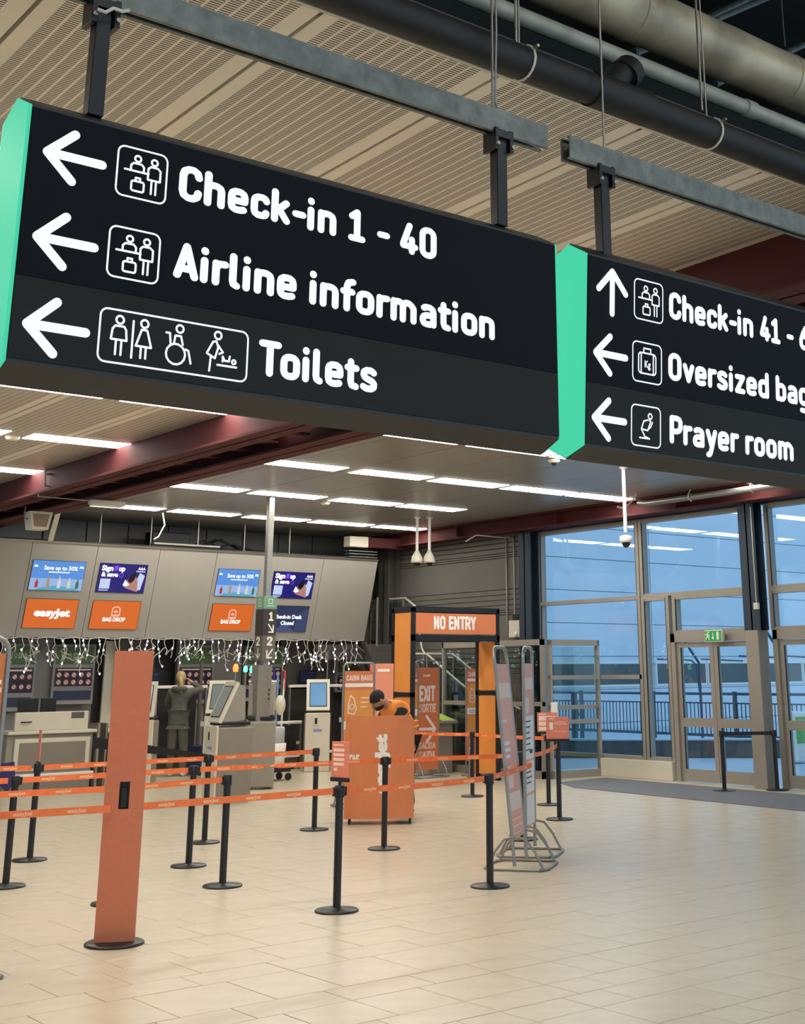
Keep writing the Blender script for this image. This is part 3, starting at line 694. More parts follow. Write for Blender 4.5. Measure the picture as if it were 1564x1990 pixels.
# strip light and tray brackets on the beam
a = at(210, 963, Y=18.6); t = thing('strip_light', 'small pale emergency strip light under the maroon beam', 'light', (a.x, 18.6, min(a.z, 4.22)))
MB().bbox(-.28, .26, -.06, .06, -.035, .035, .01).build('casing', CREAM, t)
MB().bbox(-.24, .22, -.045, .045, -.055, -.034, .006).build('diffuser', WHITE, t)
MB().tube([(-.28, 0, .02), (-1.05, 0, .02), (-1.05, 0, .055)], .010, 6).build('bracket_arm', STEEL, t)
for i, (pts, Y, lb) in enumerate([([(88, 900), (88, 944), (120, 948), (120, 918), (90, 922)], 18.6, 'thin square cable bracket below the ceiling at the left'), ([(276, 862), (296, 870), (312, 868), (312, 890)], 15.6, 'thin hooked cable bracket on the side of the maroon beam'), ([(1200, 985), (1212, 988), (1230, 972), (1236, 960)], 15.2, 'loose cable drooping behind the camera pole'), ([(316, 996), (320, 1020), (308, 1043), (299, 1048)], 22.4, 'pale curved cable hanging from the ceiling above the screens'), ([(905, 1052), (925, 1040), (980, 1045), (1015, 1040)], 19.9, 'pale cable bracket under the beam left of the window wall')]):
    tag(MB().tube([at(*p, Y=Y) for p in pts], .014, 8).build('cable_bracket' if i < 2 else 'cable', CREAM if i > 1 else STEEL), lb, 'bracket' if i < 2 else 'cable')
# things on the clad wall
XC = XW-.03
for i, (x_, z0, z1, lb) in enumerate([(987, 2.5, 4.3, 'left of the thin grey conduits on the clad wall'), (1002, 2.6, 4.3, 'middle thin grey conduit on the clad wall'), (1014, 2.55, 4.35, 'right thin grey conduit on the clad wall next to the blue column')]):
    y = at(x_, 1150, X=XC).y
    tag(MB().tube([(XC-.03, y, z0), (XC-.03, y, z1), (XC-.03, y+.05, z1+.03)], .018, 8).build('conduit', TUBEG), lb, 'conduit')
a = at(1000, 1218, X=XC-.1); t = thing('junction_box', 'pale square control box on the clad wall beside the blue column', 'box', (XC-.06, a.y, a.z))
MB().bbox(-.06, .05, -.16, .16, -.2, .12, .01).build('box_body', CREAM, t); MB().bbox(-.05, .05, -.13, .06, .13, .24, .01).build('box_top', BLACKP, t); MB().ell((-.08, -.08, -.14), .04, .04, .05, 10, 6).build('sounder', WHITE, t)
# exit sign over the doors
a = at(1388, 1237, X=XW-.2); t = thing('exit_sign', 'green lit running man exit sign above the glass double doors', 'exit sign', (XW-.2, a.y, a.z))
MB().bbox(-.03, .04, -.19, .19, -.09, .105, .015).build('casing', CREAM, t)
MB().box(-.036, -.03, -.17, .17, -.07, .09).build('lit_face', scr('exit_green', sc(40, 170, 84), .7), t)
mb = MB()
mb.plane_map(strokes([[(-.115, .045), (-.105, .02), (-.125, -.01), (-.15, -.05)], [(-.125, -.01), (-.09, -.02), (-.085, -.055)], [(-.15, .02), (-.11, .025), (-.075, .0)], circ(-.095, .058, .008)], .017), (-.038, 0, .01), (0, -1, 0), (0, 0, 1))
mb.plane_map(strokes([[(0, .05), (0, -.05)], [(-.022, -.025), (0, -.05), (.022, -.025)]], .014), (-.038, 0, .01), (0, -1, 0), (0, 0, 1))
mb.plane_map(strokes([[(.10, .05), (.10, -.05)]], .05, 4), (-.038, 0, .01), (0, -1, 0), (0, 0, 1)); mb.build('pictogram', WHITE, t)

# ================================================================ CHECK-IN BULKHEAD
BB = Vector((0, 23.6, 2.43)); BT = Vector((0, -.45, 1.62)); BN = Vector((1, 0, 0)).cross(BT.normalized())     # face plane
def bp(x, v, d=0): return BB+Vector((x, 0, 0))+BT*v+BN*d
t = thing('bulkhead', 'long grey tilted bulkhead carrying the check-in screens', 'bulkhead', (0, 0, 0))
seams = [5.05, 6.28, 7.51, 8.75, 9.97, 11.2, 12.4, 13.62, 14.85, 16.2]
for a, b in zip(seams, seams[1:]):
    p = [bp(a+.005, 0), bp(b-.005, 0), bp(b-.005, 1), bp(a+.005, 1)]
    q = [v-BN*.03 for v in p]
    MB().add(p+q, [(0,1,2,3),(7,6,5,4),(0,4,5,1),(1,5,6,2),(2,6,7,3),(3,7,4,0)]).build('bulkhead_panel', GREYB, t)
MB().add([bp(5, 0, -.04), bp(16.2, 0, -.04), bp(16.2, 1, -.04), bp(5, 1, -.04), Vector((5, 24.6, 2.43)), Vector((16.2, 24.6, 2.43)), Vector((16.2, 24.6, 3.9)), Vector((5, 24.6, 3.9))],
         [(0,1,2,3),(0,4,5,1),(1,5,6,2),(2,6,7,3),(3,7,4,0),(4,7,6,5)]).build('bulkhead_box', GREYD, t)
MB().add([bp(5, 1, .02), bp(16.2, 1, .02), bp(16.2, 1.02, .02), bp(5, 1.02, .02), bp(5, 1, -.12), bp(16.2, 1, -.12), bp(16.2, 1.02, -.12), bp(5, 1.02, -.12)], [(0,1,2,3),(7,6,5,4),(0,4,5,1),(1,5,6,2),(2,6,7,3),(3,7,4,0)]).build('top_trim', STEEL, t)
MB().add([bp(5, -.01, .005), bp(16.2, -.01, .005), bp(16.2, 0, .005), bp(5, 0, .005), bp(5, -.01, -.12), bp(16.2, -.01, -.12), bp(16.2, 0, -.12), bp(5, 0, -.12)], [(0,1,2,3),(7,6,5,4),(0,4,5,1),(1,5,6,2),(2,6,7,3),(3,7,4,0)]).build('bottom_trim', BLACKP, t)
def screen(x0, x1, v0, v1, kind, label):
    t = thing('display_screen', label, 'screen', tuple(bp((x0+x1)/2, (v0+v1)/2, .012)))
    W = (x1-x0); H = (v1-v0)*BT.length; uz = BT.normalized(); ux = Vector((1, 0, 0)); o0 = -ux*W/2-uz*H/2
    def rect(a, b, c, e, d, nm, m):
        p = [o0+ux*a*W+uz*c*H+BN*d, o0+ux*b*W+uz*c*H+BN*d, o0+ux*b*W+uz*e*H+BN*d, o0+ux*a*W+uz*e*H+BN*d]; q = [v-BN*.008 for v in p]
        return MB().add(p+q, [(0,1,2,3),(7,6,5,4),(0,4,5,1),(1,5,6,2),(2,6,7,3),(3,7,4,0)]).build(nm, m, t)
    def poly(pts, d, nm, m): return MB().plane_map(([(a*W, b*H) for a, b in pts], [tuple(range(len(pts)))]), o0, ux, uz, d).build(nm, m, t)
    def tx(s, a, b, c, cap, m, off=.03, d=.004, nm='lettering', shear=0):
        mb = MB(); text(mb, s, o0, ux, uz, a*W, b*W, c*H, cap*H, off, d, shear); return mb.build(nm, m, t)
    rect(-.008, 1.008, -.012, 1.012, -.001, 'bezel', BLACKP)
    if kind == 'bags':
        rect(0, 1, 0, 1, .002, 'panel', scr('screen_orange', sc(232, 112, 44), .75)); return_m = scr('screen_text', (1, .93, .9), 1.0)
        tx('BAG DROP', .25, .72, .28, .13, return_m, .05)
        mb = MB(); mb.plane_map(strokes([[(.42*W, .47*H), (.42*W, .72*H), (.46*W, .79*H), (.54*W, .79*H), (.58*W, .72*H), (.58*W, .47*H), (.42*W, .47*H)], [(.42*W, .50*H), (.58*W, .50*H)], [(.46*W, .62*H), (.54*W, .62*H)], [(.50*W, .58*H), (.50*W, .68*H)]], .022), o0, ux, uz, .004); mb.build('pictogram', scr('screen_pink', sc(255, 190, 170), .9), t)
    elif kind == 'brand':
        rect(0, 1, 0, 1, .002, 'panel', scr('screen_orange', sc(232, 112, 44), .75))
        tx('easyJet', .17, .87, .42, .24, scr('screen_text', (1, 1, 1)), .05)
    elif kind == 'closed':
        rect(0, 1, 0, 1, .002, 'panel', scr('screen_slate', sc(52, 62, 96), .7))
        poly([(.22, 0), (.72, 0), (.52, .28), (.40, .28)], .003, 'panel_shape', scr('screen_slate_light', sc(82, 94, 138), .7))
        poly([(.72, 0), (1, 0), (1, .95), (.72, .66)], .003, 'panel_shape', scr('screen_slate_mid', sc(66, 78, 118), .7))
        tx('Check-in Desk', .17, .86, .51, .14, scr('screen_text', (1, 1, 1)), .045); tx('Closed', .36, .68, .27, .14, scr('screen_text', (1, 1, 1)), .045)
        for k in range(3): rect(.06, .15, .80+.055*k, .83+.055*k, .004, 'small_print', scr('screen_text', (1, 1, 1)))
    elif kind == 'sale':
        rect(0, 1, 0, 1, .002, 'panel', scr('screen_blue', sc(92, 152, 232), .8))
        rect(0, 1, 0, .40, .003, 'pale_band', scr('screen_pale_blue', sc(158, 190, 240), .8))
        poly([(.12, .0), (.95, 0), (.9, .06), (.62, .14), (.45, .15), (.2, .08)], .004, 'sea_shape', scr('screen_sea', sc(90, 176, 208), .8))
        tx('Save up to 50%', .22, .86, .70, .13, scr('screen_text', (1, 1, 1)), .03)
        rect(.32, .72, .60, .635, .004, 'small_print', scr('screen_text', (1, 1, 1)))
        for a, h, c in ((.13, .30, (190, 60, 60)), (.34, .42, (190, 160, 130)), (.55, .40, (230, 236, 240)), (.74, .36, (228, 234, 206)), (.90, .34, (60, 128, 96))):
            m = scr('bottle_%d_%d' % (c[0], c[1]), sc(*c), .7)
            poly([(a-.030, .08), (a+.030, .08), (a+.030, .08+h*.6), (a+.010, .08+h*.75), (a+.010, .08+h), (a-.010, .08+h), (a-.010, .08+h*.75), (a-.030, .08+h*.6)], .005, 'bottle_print', m)
        for a, b in ((.02, .11), (.88, .98)): poly([(a, .78), (b, .78), (b-.02, .84), (a+.03, .86)], .004, 'cloud_shape', scr('screen_text', (1, 1, 1)))
    else:
        rect(0, 1, 0, 1, .002, 'panel', scr('screen_navy', sc(34, 28, 120), .8)); wt = scr('screen_text', (1, 1, 1)); pu = scr('screen_purple', sc(130, 70, 236), .9)
        tx('Sign', .04, .28, .76, .17, wt, .05); rect(.30, .38, .76, .94, .004, 'purple_square', pu); tx('up', .40, .53, .76, .17, wt, .05)
        tx('& save', .05, .40, .55, .15, wt, .05); mb = MB(); mb.plane_map(strokes([circ(.47*W, .60*H, .035)], .014), o0, ux, uz, .004); mb.build('purple_ring', pu, t)
        rect(.05, .26, .12, .47, .004, 'blank_square', scr('screen_pale', sc(200, 214, 246), .85)); rect(.05, .24, .05, .085, .004, 'small_print', scr('screen_pale', (1, 1, 1)))
        tx('AAA', .80, .96, .82, .09, wt, .05); rect(.77, .96, .75, .775, .004, 'small_print', wt)
        poly([(.78, .32), (.86, .72), (.97, .62), (.92, .12), (.86, .08)], .004, 'card_shape', scr('screen_pale', (1, 1, 1)))
        poly([(.55, .22), (.60, .16), (.86, .03), (.84, .40), (.76, .66), (.66, .50), (.60, .44)], .005, 'photo_shape', scr('photo_skin', sc(196, 142, 130), .7))
        poly([(.62, .40), (.66, .60), (.74, .74), (.79, .66), (.76, .46), (.70, .34)], .006, 'photo_hair', scr('photo_dark', sc(30, 22, 34), .5))
        poly([(.53, .26), (.57, .46), (.62, .36), (.67, .28), (.60, .22)], .006, 'photo_white', wt)
    return t
screen(8.82, 9.79, .50, .81, 'sale', 'blue sale screen with bottles above the orange airline screen')
screen(10.07, 11.0, .50, .81, 'signup', 'dark blue sign up advert screen, left of two')
screen(12.49, 13.41, .50, .81, 'sale', 'blue sale screen partly behind the steel pole')
screen(13.73, 14.69, .50, .81, 'signup', 'dark blue sign up advert screen right of the steel pole')
screen(8.84, 9.79, .098, .404, 'brand', 'orange screen showing the airline name in white')
screen(10.07, 11.0, .098, .404, 'bags', 'orange bag drop screen at the left')
screen(12.5, 13.41, .098, .404, 'bags', 'orange bag drop screen partly behind the steel pole')
screen(13.73, 14.69, .098, .404, 'closed', 'slate blue screen reading Check-in Desk Closed')
# clutter above the bulkhead
t = thing('cable_heap', 'black equipment box and loose cables on top of the bulkhead', 'equipment', (12.0, 23.9, 4.1))
MB().bbox(-.7, .1, -.15, .2, 0, .34, .02).build('equipment_box', BLACKP, t)
for k in range(5):
    r = random.Random(k); MB().tube([(.1+k*.1, 0, .05), (.5+.2*k, r.uniform(-.1, .1), r.uniform(.05, .3)), (.9+.25*k, 0, r.uniform(.02, .2)), (1.3+.3*k, 0, .02)], .018, 8).build('loose_cable', BLACKP, t)
for i, px in enumerate((194, 293, 385, 475, 563)):
    a = at(px, 1045, Y=23.4)
    tag(MB().tube([(a.x, 23.4, 4.0), (a.x, 23.4, CEIL+.05)], .014, 8).build('hanger_rod', STEEL), '%s thin hanger rod from the left between the bulkhead and the ceiling' % ORD[i], 'rod')
for i in range(2):
    a = at((360, 530)[i], (1060, 1077)[i], Y=23.3)
    tag(MB().bbox(a.x-.7, a.x+.7, 23.2, 23.35, a.z-.02, a.z+.02, .008).build('metal_channel', STEEL), ('left', 'right')[i]+' loose steel channel lying on the bulkhead top', 'channel')

# ================================================================ UNDER THE BULKHEAD
YBK = 24.35
PAN = mat('bay_panel', sc(128, 124, 118), .5, noise=.04, scale=1)
def bay_panel(xl, xr, z0, z1, label, m=PAN, Y=YBK):
    t = thing('bay_panel', label, 'wall panel', ((xl+xr)/2, Y, 0)); w_ = (xr-xl)/2
    MB().bbox(-w_, w_, 0, .06, z0, z1, .01).build('panel_board', m, t); return t
def poster(px0, px1, py0, py1, label, cols=5, strip=True, Y=24.25):
    a = at(px0, py0, Y=Y); b = at(px1, py1, Y=Y); cxm = (a.x+b.x)/2; W = b.x-a.x; H = a.z-b.z
    t = thing('poster', label, 'poster', (cxm, Y, b.z))
    o = (-W/2, -.012, 0); ux = (1, 0, 0); uz = (0, 0, 1)
    MB().bbox(-W/2-.05, W/2+.05, 0, .10, -.05 if not strip else -.32, H+.42, .01).build('board_frame', CREAM if False else mat('board_grey', sc(142, 140, 138), .4, noise=.03), t)
    MB().box(-W/2, W/2, -.01, 0, 0, H).build('poster_sheet', mat('poster_navy', sc(30, 24, 46), .4), t)
    if strip: MB().box(-W/2, W/2, -.01, 0, -.24, -.08).build('notice_strip', mat('poster_blue', sc(40, 46, 74), .4), t)
    r = min(W/cols*.36, H*.17)
    for j in range(2):
        for i in range(cols):
            cx_ = W*(i+.5)/cols; cz_ = H*(.28+.40*(1-j))-.02
            mb = MB(); mb.plane_map(([(cx_+r*.8*math.cos(k*pi/8), cz_+r*.8*math.sin(k*pi/8)) for k in range(16)], [tuple(range(16))]), o, ux, uz, .001)
            dd = mb.build('symbol_disc', WHITE, t)
            mb = MB(); mb.plane_map(strokes([circ(cx_, cz_, r*.85, 14), [(cx_-r*.6, cz_+r*.6), (cx_+r*.6, cz_-r*.6)]], r*.26), o, ux, uz, .003); mb.build('prohibition_ring', mat('ring_red', sc(196, 96, 92), .5), dd)
    MB().box(W*.05-W/2, W*.95-W/2, -.013, -.010, H*.86, H*.93).build('title_bar', PINKW, t)
    # green banner with pale symbols
    MB().box(-W/2, W/2, -.01, 0, H+.06, H+.38).build('green_banner', mat('banner_green', sc(78, 104, 58), .5, noise=.1), t)
    mb = MB()
    for i, L in enumerate(([(.0, .1), (.0, .02), (.05, -.02), (.1, .02), (.1, .1)], circ(.22, .04, .045), [(.34, .08), (.34, .0), (.42, .0), (.42, .08), (.34, .08)], [(.52, 0), (.57, .09), (.62, 0), (.52, 0)])):
        mb.plane_map(strokes([[(W*.14+a_*W*.95, H+.18+b_*.9) for a_, b_ in L]], .022), o, ux, uz, .002)
    mb.build('banner_symbols', mat('banner_pale', sc(178, 190, 160), .5), t)
    return t
poster(8, 61, 1298, 1346, 'navy prohibited items poster with green banner at the far left', 4)
poster(108, 177, 1298, 1333, 'navy prohibited items poster with green banner over the left check-in desk', 5)
poster(350, 410, 1297, 1334, 'navy prohibited items poster with green banner behind the woman', 5)
poster(480, 545, 1297, 1330, 'navy prohibited items poster with green banner right of the steel pole', 5)
poster(656, 690, 1312, 1340, 'navy prohibited items poster mostly hidden by the cabin bag sign', 3, False)
for px0, px1, z0, z1, lb, m in [(0, 100, 0, 2.43, 'grey bay panel behind the left check-in desk', PAN), (206, 226, 0, 2.4, 'grey bay pillar behind the tall orange totem', CREAM), (342, 470, 0, 2.43, 'wide grey bay panel behind the grey kiosk', PAN), (545, 560, 0, 2.43, 'narrow grey bay post right of the prohibited items poster', GREYD), (225, 300, 1.3, 2.43, 'grey upper bay panel beside the woman', GREYD), (560, 690, 1.5, 2.43, 'dark grey upper bay panel over the right conveyor opening', GREYD), (100, 190, 0, 1.8, 'grey bay panel behind the desk monitors', PAN)]:
    a = at(px0, 1300, Y=YBK); b = at(px1, 1300, Y=YBK); bay_panel(a.x, b.x, z0, z1, lb, m, YBK+{'grey bay pillar behind the tall orange totem': .08, 'grey bay panel behind the desk monitors': .16}.get(lb, 0))
for i, (px0, px1, py0, py1, lb) in enumerate([(283, 308, 1306, 1330, 'small dark blue notice board left of the woman'), (583, 613, 1303, 1327, 'small dark blue notice board behind the right kiosk')]):
    a = at(px0, py0, Y=24.2); b = at(px1, py1, Y=24.2); t = thing('notice_board', lb, 'board', ((a.x+b.x)/2, 24.2, b.z)); W = b.x-a.x; H = a.z-b.z
    MB().bbox(-W/2, W/2, -.02, .03, 0, H, .008).build('board', mat('notice_blue', sc(34, 42, 82), .4), t); MB().box(-W*.4, W*.42, -.024, -.02, H*.18, H*.22).build('printed_line', mat('notice_line', sc(90, 100, 150), .5), t)
    MB().box(W*.0, W*.42, -.024, -.02, H*.78, H*.84).build('printed_line', mat('notice_line', sc(90, 100, 150), .5), t)
# conveyor openings: dark sheet as shade inside, pale lintel bar and side rails
DARKO = mat('recess_shade_dark', sc(40, 38, 34), .8)
for px0, px1, pz, lb in [(283, 402, 1333, 'pale topped baggage scanner frame behind the woman'), (562, 668, 1331, 'pale topped baggage scanner frame behind the right kiosk'), (206, 240, 1416, 'low pale topped conveyor guard rail behind the orange totem'), (539, 585, 1402, 'low pale topped conveyor guard rail behind the mop trolley')]:
    Y = 23.0 if px0 == 539 else 23.75; dp = .18 if px0 == 539 else .5; a = at(px0, pz, Y=Y); b = at(px1, pz, Y=Y); zt = (a.z+b.z)/2; W = (b.x-a.x)/2
    t = thing('conveyor_frame', lb, 'conveyor', ((a.x+b.x)/2, Y, 0))
    MB().bbox(-W, W, -.04, .04, zt-.045, zt+.01, .01).build('top_bar', WHITE, t)
    for s in (-1, 1): MB().bbox(s*W-.03 if s > 0 else -W, s*W if s > 0 else -W+.03, -.03, .03, 0, zt-.045, .005).build('side_post', STEEL, t)
    MB().box(-W+.05, W-.05, dp*.6, dp*.6+.04, 0, zt-.08).build('recess_shade_sheet', DARKO, t)  # dark sheet standing in for the shade inside the opening
    MB().bbox(-W+.04, W-.04, -.02, dp, .04, .26, .02).build('conveyor_bed', GREYD, t)
    MB().bbox(-W+.04, W-.04, -.06, -.03, .22, .27, .008).build('front_bumper', WHITE, t)
    MB().bbox(W-.12, W-.05, -.05, -.03, zt*.52, zt*.58, .005).build('sensor', CREAM, t)
for i, px in enumerate((377, 372)):
    pass
a = at(386, 1400, Y=23.6)
tag(MB().tube([(a.x, 23.6, .05), (a.x, 23.6, 2.0)], .035, 10).build('steel_post', mat('brown_post', sc(96, 84, 74), .5)), 'slim brownish post in front of the grey bay panel', 'post')
# left check-in desk ---------------------------------------------------
a = at(30, 1538, Z=0); b = at(150, 1532, Z=0)
dx0 = a.x-.25; dy = (a.y+b.y)/2; W = 1.45
t = thing('check_in_desk', 'pale check-in desk with scale opening at the left', 'desk', (dx0, dy, 0))
MB().bbox(0, W, 0, .62, .0, .86, .02).build('desk_body', GREYP, t)
MB().bbox(.12, W-.06, -.035, .0, .30, .80, .015).build('front_frame', CREAM, t)
MB().bbox(.20, W-.14, -.045, -.034, .34, .73, .005).build('front_panel', mat('desk_front', sc(134, 124, 112), .5), t)
MB().bbox(-.02, W+.03, -.09, .66, .86, .91, .015).build('worktop', CREAM, t)
MB().bbox(.10, W-.12, -.02, .04, .91, 1.20, .01).build('upstand', CREAM, t)
MB().lathe([(.06, 0), (.085, .0), (.085, .02), (.06, .02), (.06, 0)], x=.28, y=-.03, z=1.04, n=18).build('speech_grille', BLACKP, t)
MB().bbox(W-.42, W-.20, -.027, -.018, 1.09, 1.19, .004).build('glass_cutout', GREYD, t)
MB().bbox(.05, W, -.12, .0, .22, .26, .01).build('kick_rail', WHITE, t)
MB().bbox(W+.02, W+.06, -.12, .3, 0, 1.0, .005).build('side_rail', STEEL, t)
MB().bbox(W+.16, W+.20, -.12, .3, 0, 1.0, .005).build('side_rail', STEEL, t)
for i, (x0, x1, lb) in enumerate([(.28, .62, 'left black monitor on the check-in desk'), (.66, .92, 'right black monitor on the check-in desk')]):
    m_ = thing('monitor', lb, 'monitor', (dx0+(x0+x1)/2, dy+.40, .912)); h = (x1-x0)/2
    MB().bbox(-h, h, -.02, .02, .24, .50, .01).build('screen_back', BLACKP, m_); MB().bbox(-.03, .03, -.02, .03, .02, .3, .005).build('stand', BLACKP, m_); MB().bbox(-.1, .1, -.08, .08, 0, .02, .005).build('foot', BLACKP, m_)
tag(MB().lathe([(.0, 0), (.05, .0), (.05, .1), (.03, .12), (0, .12)], x=dx0+.70, y=dy+.16, z=.912, n=14).build('desk_device', WHITE), 'small white device on the check-in desk', 'device')
t = thing('office_chair', 'purple chair back behind the left check-in desk', 'chair', (dx0+.05, dy+1.35, 0))
PUR = mat('purple_fabric', sc(66, 44, 92), .8)
MB().prism([(-.22, .75), (.22, .75), (.25, 1.1), (.16, 1.22), (-.16, 1.22), (-.25, 1.1)], -.04, .04, 'Y').build('backrest', PUR, t); MB().bbox(-.25, .25, -.5, 0, .45, .53, .03).build('seat', PUR, t)
MB().cyl(0, -.25, .06, .45, .03).build('gas_lift', BLACKP, t)
for k in range(5): MB().bar((0, -.25, .07), (.28*math.cos(k*2*pi/5), -.25+.28*math.sin(k*2*pi/5), .03), .04, .03).build('leg', BLACKP, t)
# blue bag hanging between the belts at the left edge
a = at(12, 1510, Y=19.5); tag(MB().prism([(-.09, .18), (.09, .2), (.12, -.02), (.03, -.22), (-.08, -.1)], -.03, .03, 'Y').build('hanging_tag', mat('deep_blue', sc(38, 34, 96), .5)), 'dark blue pennant at the left edge behind the belts', 'pennant'); bpy.data.objects['hanging_tag'].location = (a.x, 19.5, a.z)
# blue boxes near the floor right of the woman
a = at(372, 1494, Z=0)
t = thing('luggage_tray', 'blue tray stack on the floor behind the queue posts', 'tray', (a.x-.35, 23.1, 0))
MB().prism([(-.42, .05), (.42, .05), (.48, .30), (-.48, .30)], -.25, .25, 'Y').build('lower_tray', mat('tray_blue', sc(48, 60, 120), .5), t)
MB().prism([(-.40, .31), (.40, .31), (.46, .50), (-.46, .50)], -.22, .22, 'Y').build('upper_tray', mat('tray_navy', sc(38, 40, 92), .5), t)
MB().bbox(-.40, -.2, -.27, -.25, .1, .22, .01).build('cyan_label', mat('tray_cyan', sc(40, 140, 170), .5), t)
MB().box(-.3, .3, -.235, -.225, .44, .48).build('white_label', WHITE, t)

# fairy light curtain hanging from the bottom of the bulkhead --------------
BULB = mat('fairy_bulb', (.82, .86, 1), .4, emit=6, noise=0); WIRE = mat('pale_wire', sc(206, 200, 188), .5)
t = thing('icicle_lights', 'icicle string lights with white bulbs along the bottom edge of the bulkhead', 'string lights', (0, 23.5, 2.43))
mb = MB(); mb.tube([(7.5+.1*k, -.03, -.015-.012*math.sin(k*1.3)) for k in range(87)], .007, 5); mb.build('header_wire', WIRE, t)
rnd = random.Random(11); x = 7.7; strands = 0; BM = None
while x < 16.0:
    L = rnd.choice([.22, .34, .46, .58, .40]); pts = [(x, -.03, 0)]; yy = 0
    px_ = x; zz = 0
    while zz > -L:
        zz -= rnd.uniform(.05, .09); px_ += rnd.uniform(-.045, .045); pts.append((px_, -.03+rnd.uniform(-.02, .02), zz))
    st = MB().tube(pts, .0075, 5)
    if len(pts) > 4:
        q = pts[len(pts)//2]; st.tube([q, (q[0]+rnd.choice((-1, 1))*.07, q[1], q[2]-.05), (q[0]+rnd.choice((-1, 1))*.12, q[1], q[2]-.12)], .0075, 5)
    so = st.build('strand', WIRE, t)
    for q in pts[1:]:
        if rnd.random() < .38:
            if BM is None:
                BM = MB().ell((0, 0, 0), .0145, .0145, .019, 8, 5).build('bulb', BULB, so, (q[0], q[1]-.012, q[2]))
            else:
                b_ = BM.copy(); C.objects.link(b_); b_.parent = so; b_.location = (q[0]+rnd.uniform(-.015, .015), q[1]-.012, q[2])
    x += rnd.uniform(.09, .17)

# ================================================================ KIOSKS, POLE, CLEANING GEAR
def kiosk(p, rz, label, scrcol, back=False):
    t = thing('check_in_kiosk', label, 'kiosk', (p.x, p.y, 0), rz)
    # faces local -y
    MB().bbox(-.24, .24, -.20, .34, .03, 1.03, .025).build('pedestal', GREYP if back else mat('kiosk_side', sc(136, 128, 116), .45), t)
    MB().bbox(-.235, .235, -.225, -.19, .0, 1.05, .015).build('front_cover', CREAM, t)
    MB().bbox(-.10, .02, -.235, -.222, .82, .99, .01).build('card_reader', CREAM, t); MB().bbox(-.06, -.01, -.24, -.233, .85, .96, .004).build('reader_slot', BLACKP, t)
    MB().box(-.08, .08, -.233, -.226, .72, .76).build('sticker', mat('sticker_blue', sc(140, 150, 210), .5), t)
    MB().bbox(-.22, .22, -.16, .30, 1.05, 1.10, .01).build('printer_slot', BLACKP, t)
    # tilted screen head
    a, b = Vector((0, -.20, 1.10)), Vector((0, .06, 1.66)); up = (b-a).normalized(); nn = Vector((1, 0, 0)).cross(up).normalized()
    def plate(w0, w1, d0, d1, s0, s1, nm, m, parent=t):
        q = []
        for d in (d0, d1):
            q += [Vector((w0, 0, 0))+a+up*s0+nn*d, Vector((w1, 0, 0))+a+up*s0+nn*d, Vector((w1, 0, 0))+a+up*s1+nn*d, Vector((w0, 0, 0))+a+up*s1+nn*d]
        return MB().add(q, [(3,2,1,0),(4,5,6,7),(0,1,5,4),(1,2,6,5),(2,3,7,6),(3,0,4,7)]).build(nm, m, parent)
    L = (b-a).length
    hd = plate(-.22, .22, -.05, .0, 0, L, 'screen_bezel', CREAM)
    plate(-.165, .165, .0, .006, .07, L-.07, 'screen_glass', BLACKP, hd)
    plate(-.15, .15, .006, .009, .085, L-.085, 'display', scrcol, hd)
    MB().prism([(-.19, 1.10), (.05, 1.10), (.22, 1.12), (.20, 1.60), (.09, 1.62)], -.20, .20, 'X').build('rear_housing', GREYP, t)
    if back:
        for k in range(3): MB().box(-.12, .12, .225, .235, 1.36+.07*k, 1.39+.07*k).build('vent_slot', BLACKP, t)
    MB().tube([(.17, .1, 1.6), (.17, .1, 2.18)], .012, 8).build('beacon_pole', STEEL, t)
    return t
SCG = mat('kiosk_screen_grey', sc(150, 160, 150), .3, emit=.45, noise=.05)
SCB = mat('kiosk_screen_blue', sc(96, 160, 210), .3, emit=.65, noise=.05)
SCW = mat('kiosk_screen_pale', sc(210, 226, 230), .3, emit=.7, noise=.05)
k1 = kiosk(at(433, 1562, Z=0)+Vector((.12, .25, 0)), math.radians(-97), 'nearest check-in kiosk, seen from its grey side, left of the steel pole', SCG)
k2 = kiosk(at(501, 1538, Z=0)+Vector((.33, .56, 0)), math.radians(150), 'grey kiosk seen from behind just right of the steel pole', SCG, True)
k3 = kiosk(at(616, 1500, Z=0)+Vector((.1, .2, 0)), math.radians(-30), 'white fronted kiosk with a blue screen left of the orange podium', SCB)
k4 = kiosk(at(266, 1530, Z=0)+Vector((.1, .2, 0)), math.radians(-35), 'white fronted kiosk partly hidden behind the tall orange totem', SCW)
a = at(408, 1420, Y=20.6); k5 = kiosk(at(425, 1520, Z=0)+Vector((.5, 1.0, 0)), math.radians(-40), 'pale kiosk hidden behind the nearest grey sided kiosk', SCG)
a = k1.location; 
for kk, px, py, colr, nm in ((k1, 458, 1298, sc(255, 120, 50), 'amber'), (k4, 288, 1304, sc(90, 240, 170), 'green'), (k5, 477, 1300, sc(90, 240, 170), 'green'), (k2, 490, 1301, sc(60, 220, 110), 'green')):
    Yp = kk.location.y; p = at(px, py, Y=Yp)
    loc = kk.matrix_basis.inverted() @ p if False else Matrix.Rotation(-kk.rotation_euler.z, 4, 'Z') @ (p-kk.location)
    for ch in list(kk.children):
        if ch.name.startswith('beacon_pole'): bpy.data.objects.remove(ch)
    MB().tube([(loc.x, loc.y, 1.5), (loc.x, loc.y, loc.z-.05)], .011, 8).build('beacon_pole', STEEL, kk)
    MB().lathe([(0, -.055), (.035, -.055), (.042, .0), (.030, .05), (0, .06)], x=loc.x, y=loc.y, z=loc.z, n=14).build('beacon_lamp', mat('beacon_'+nm, colr, .4, emit=3.0, noise=0), kk)

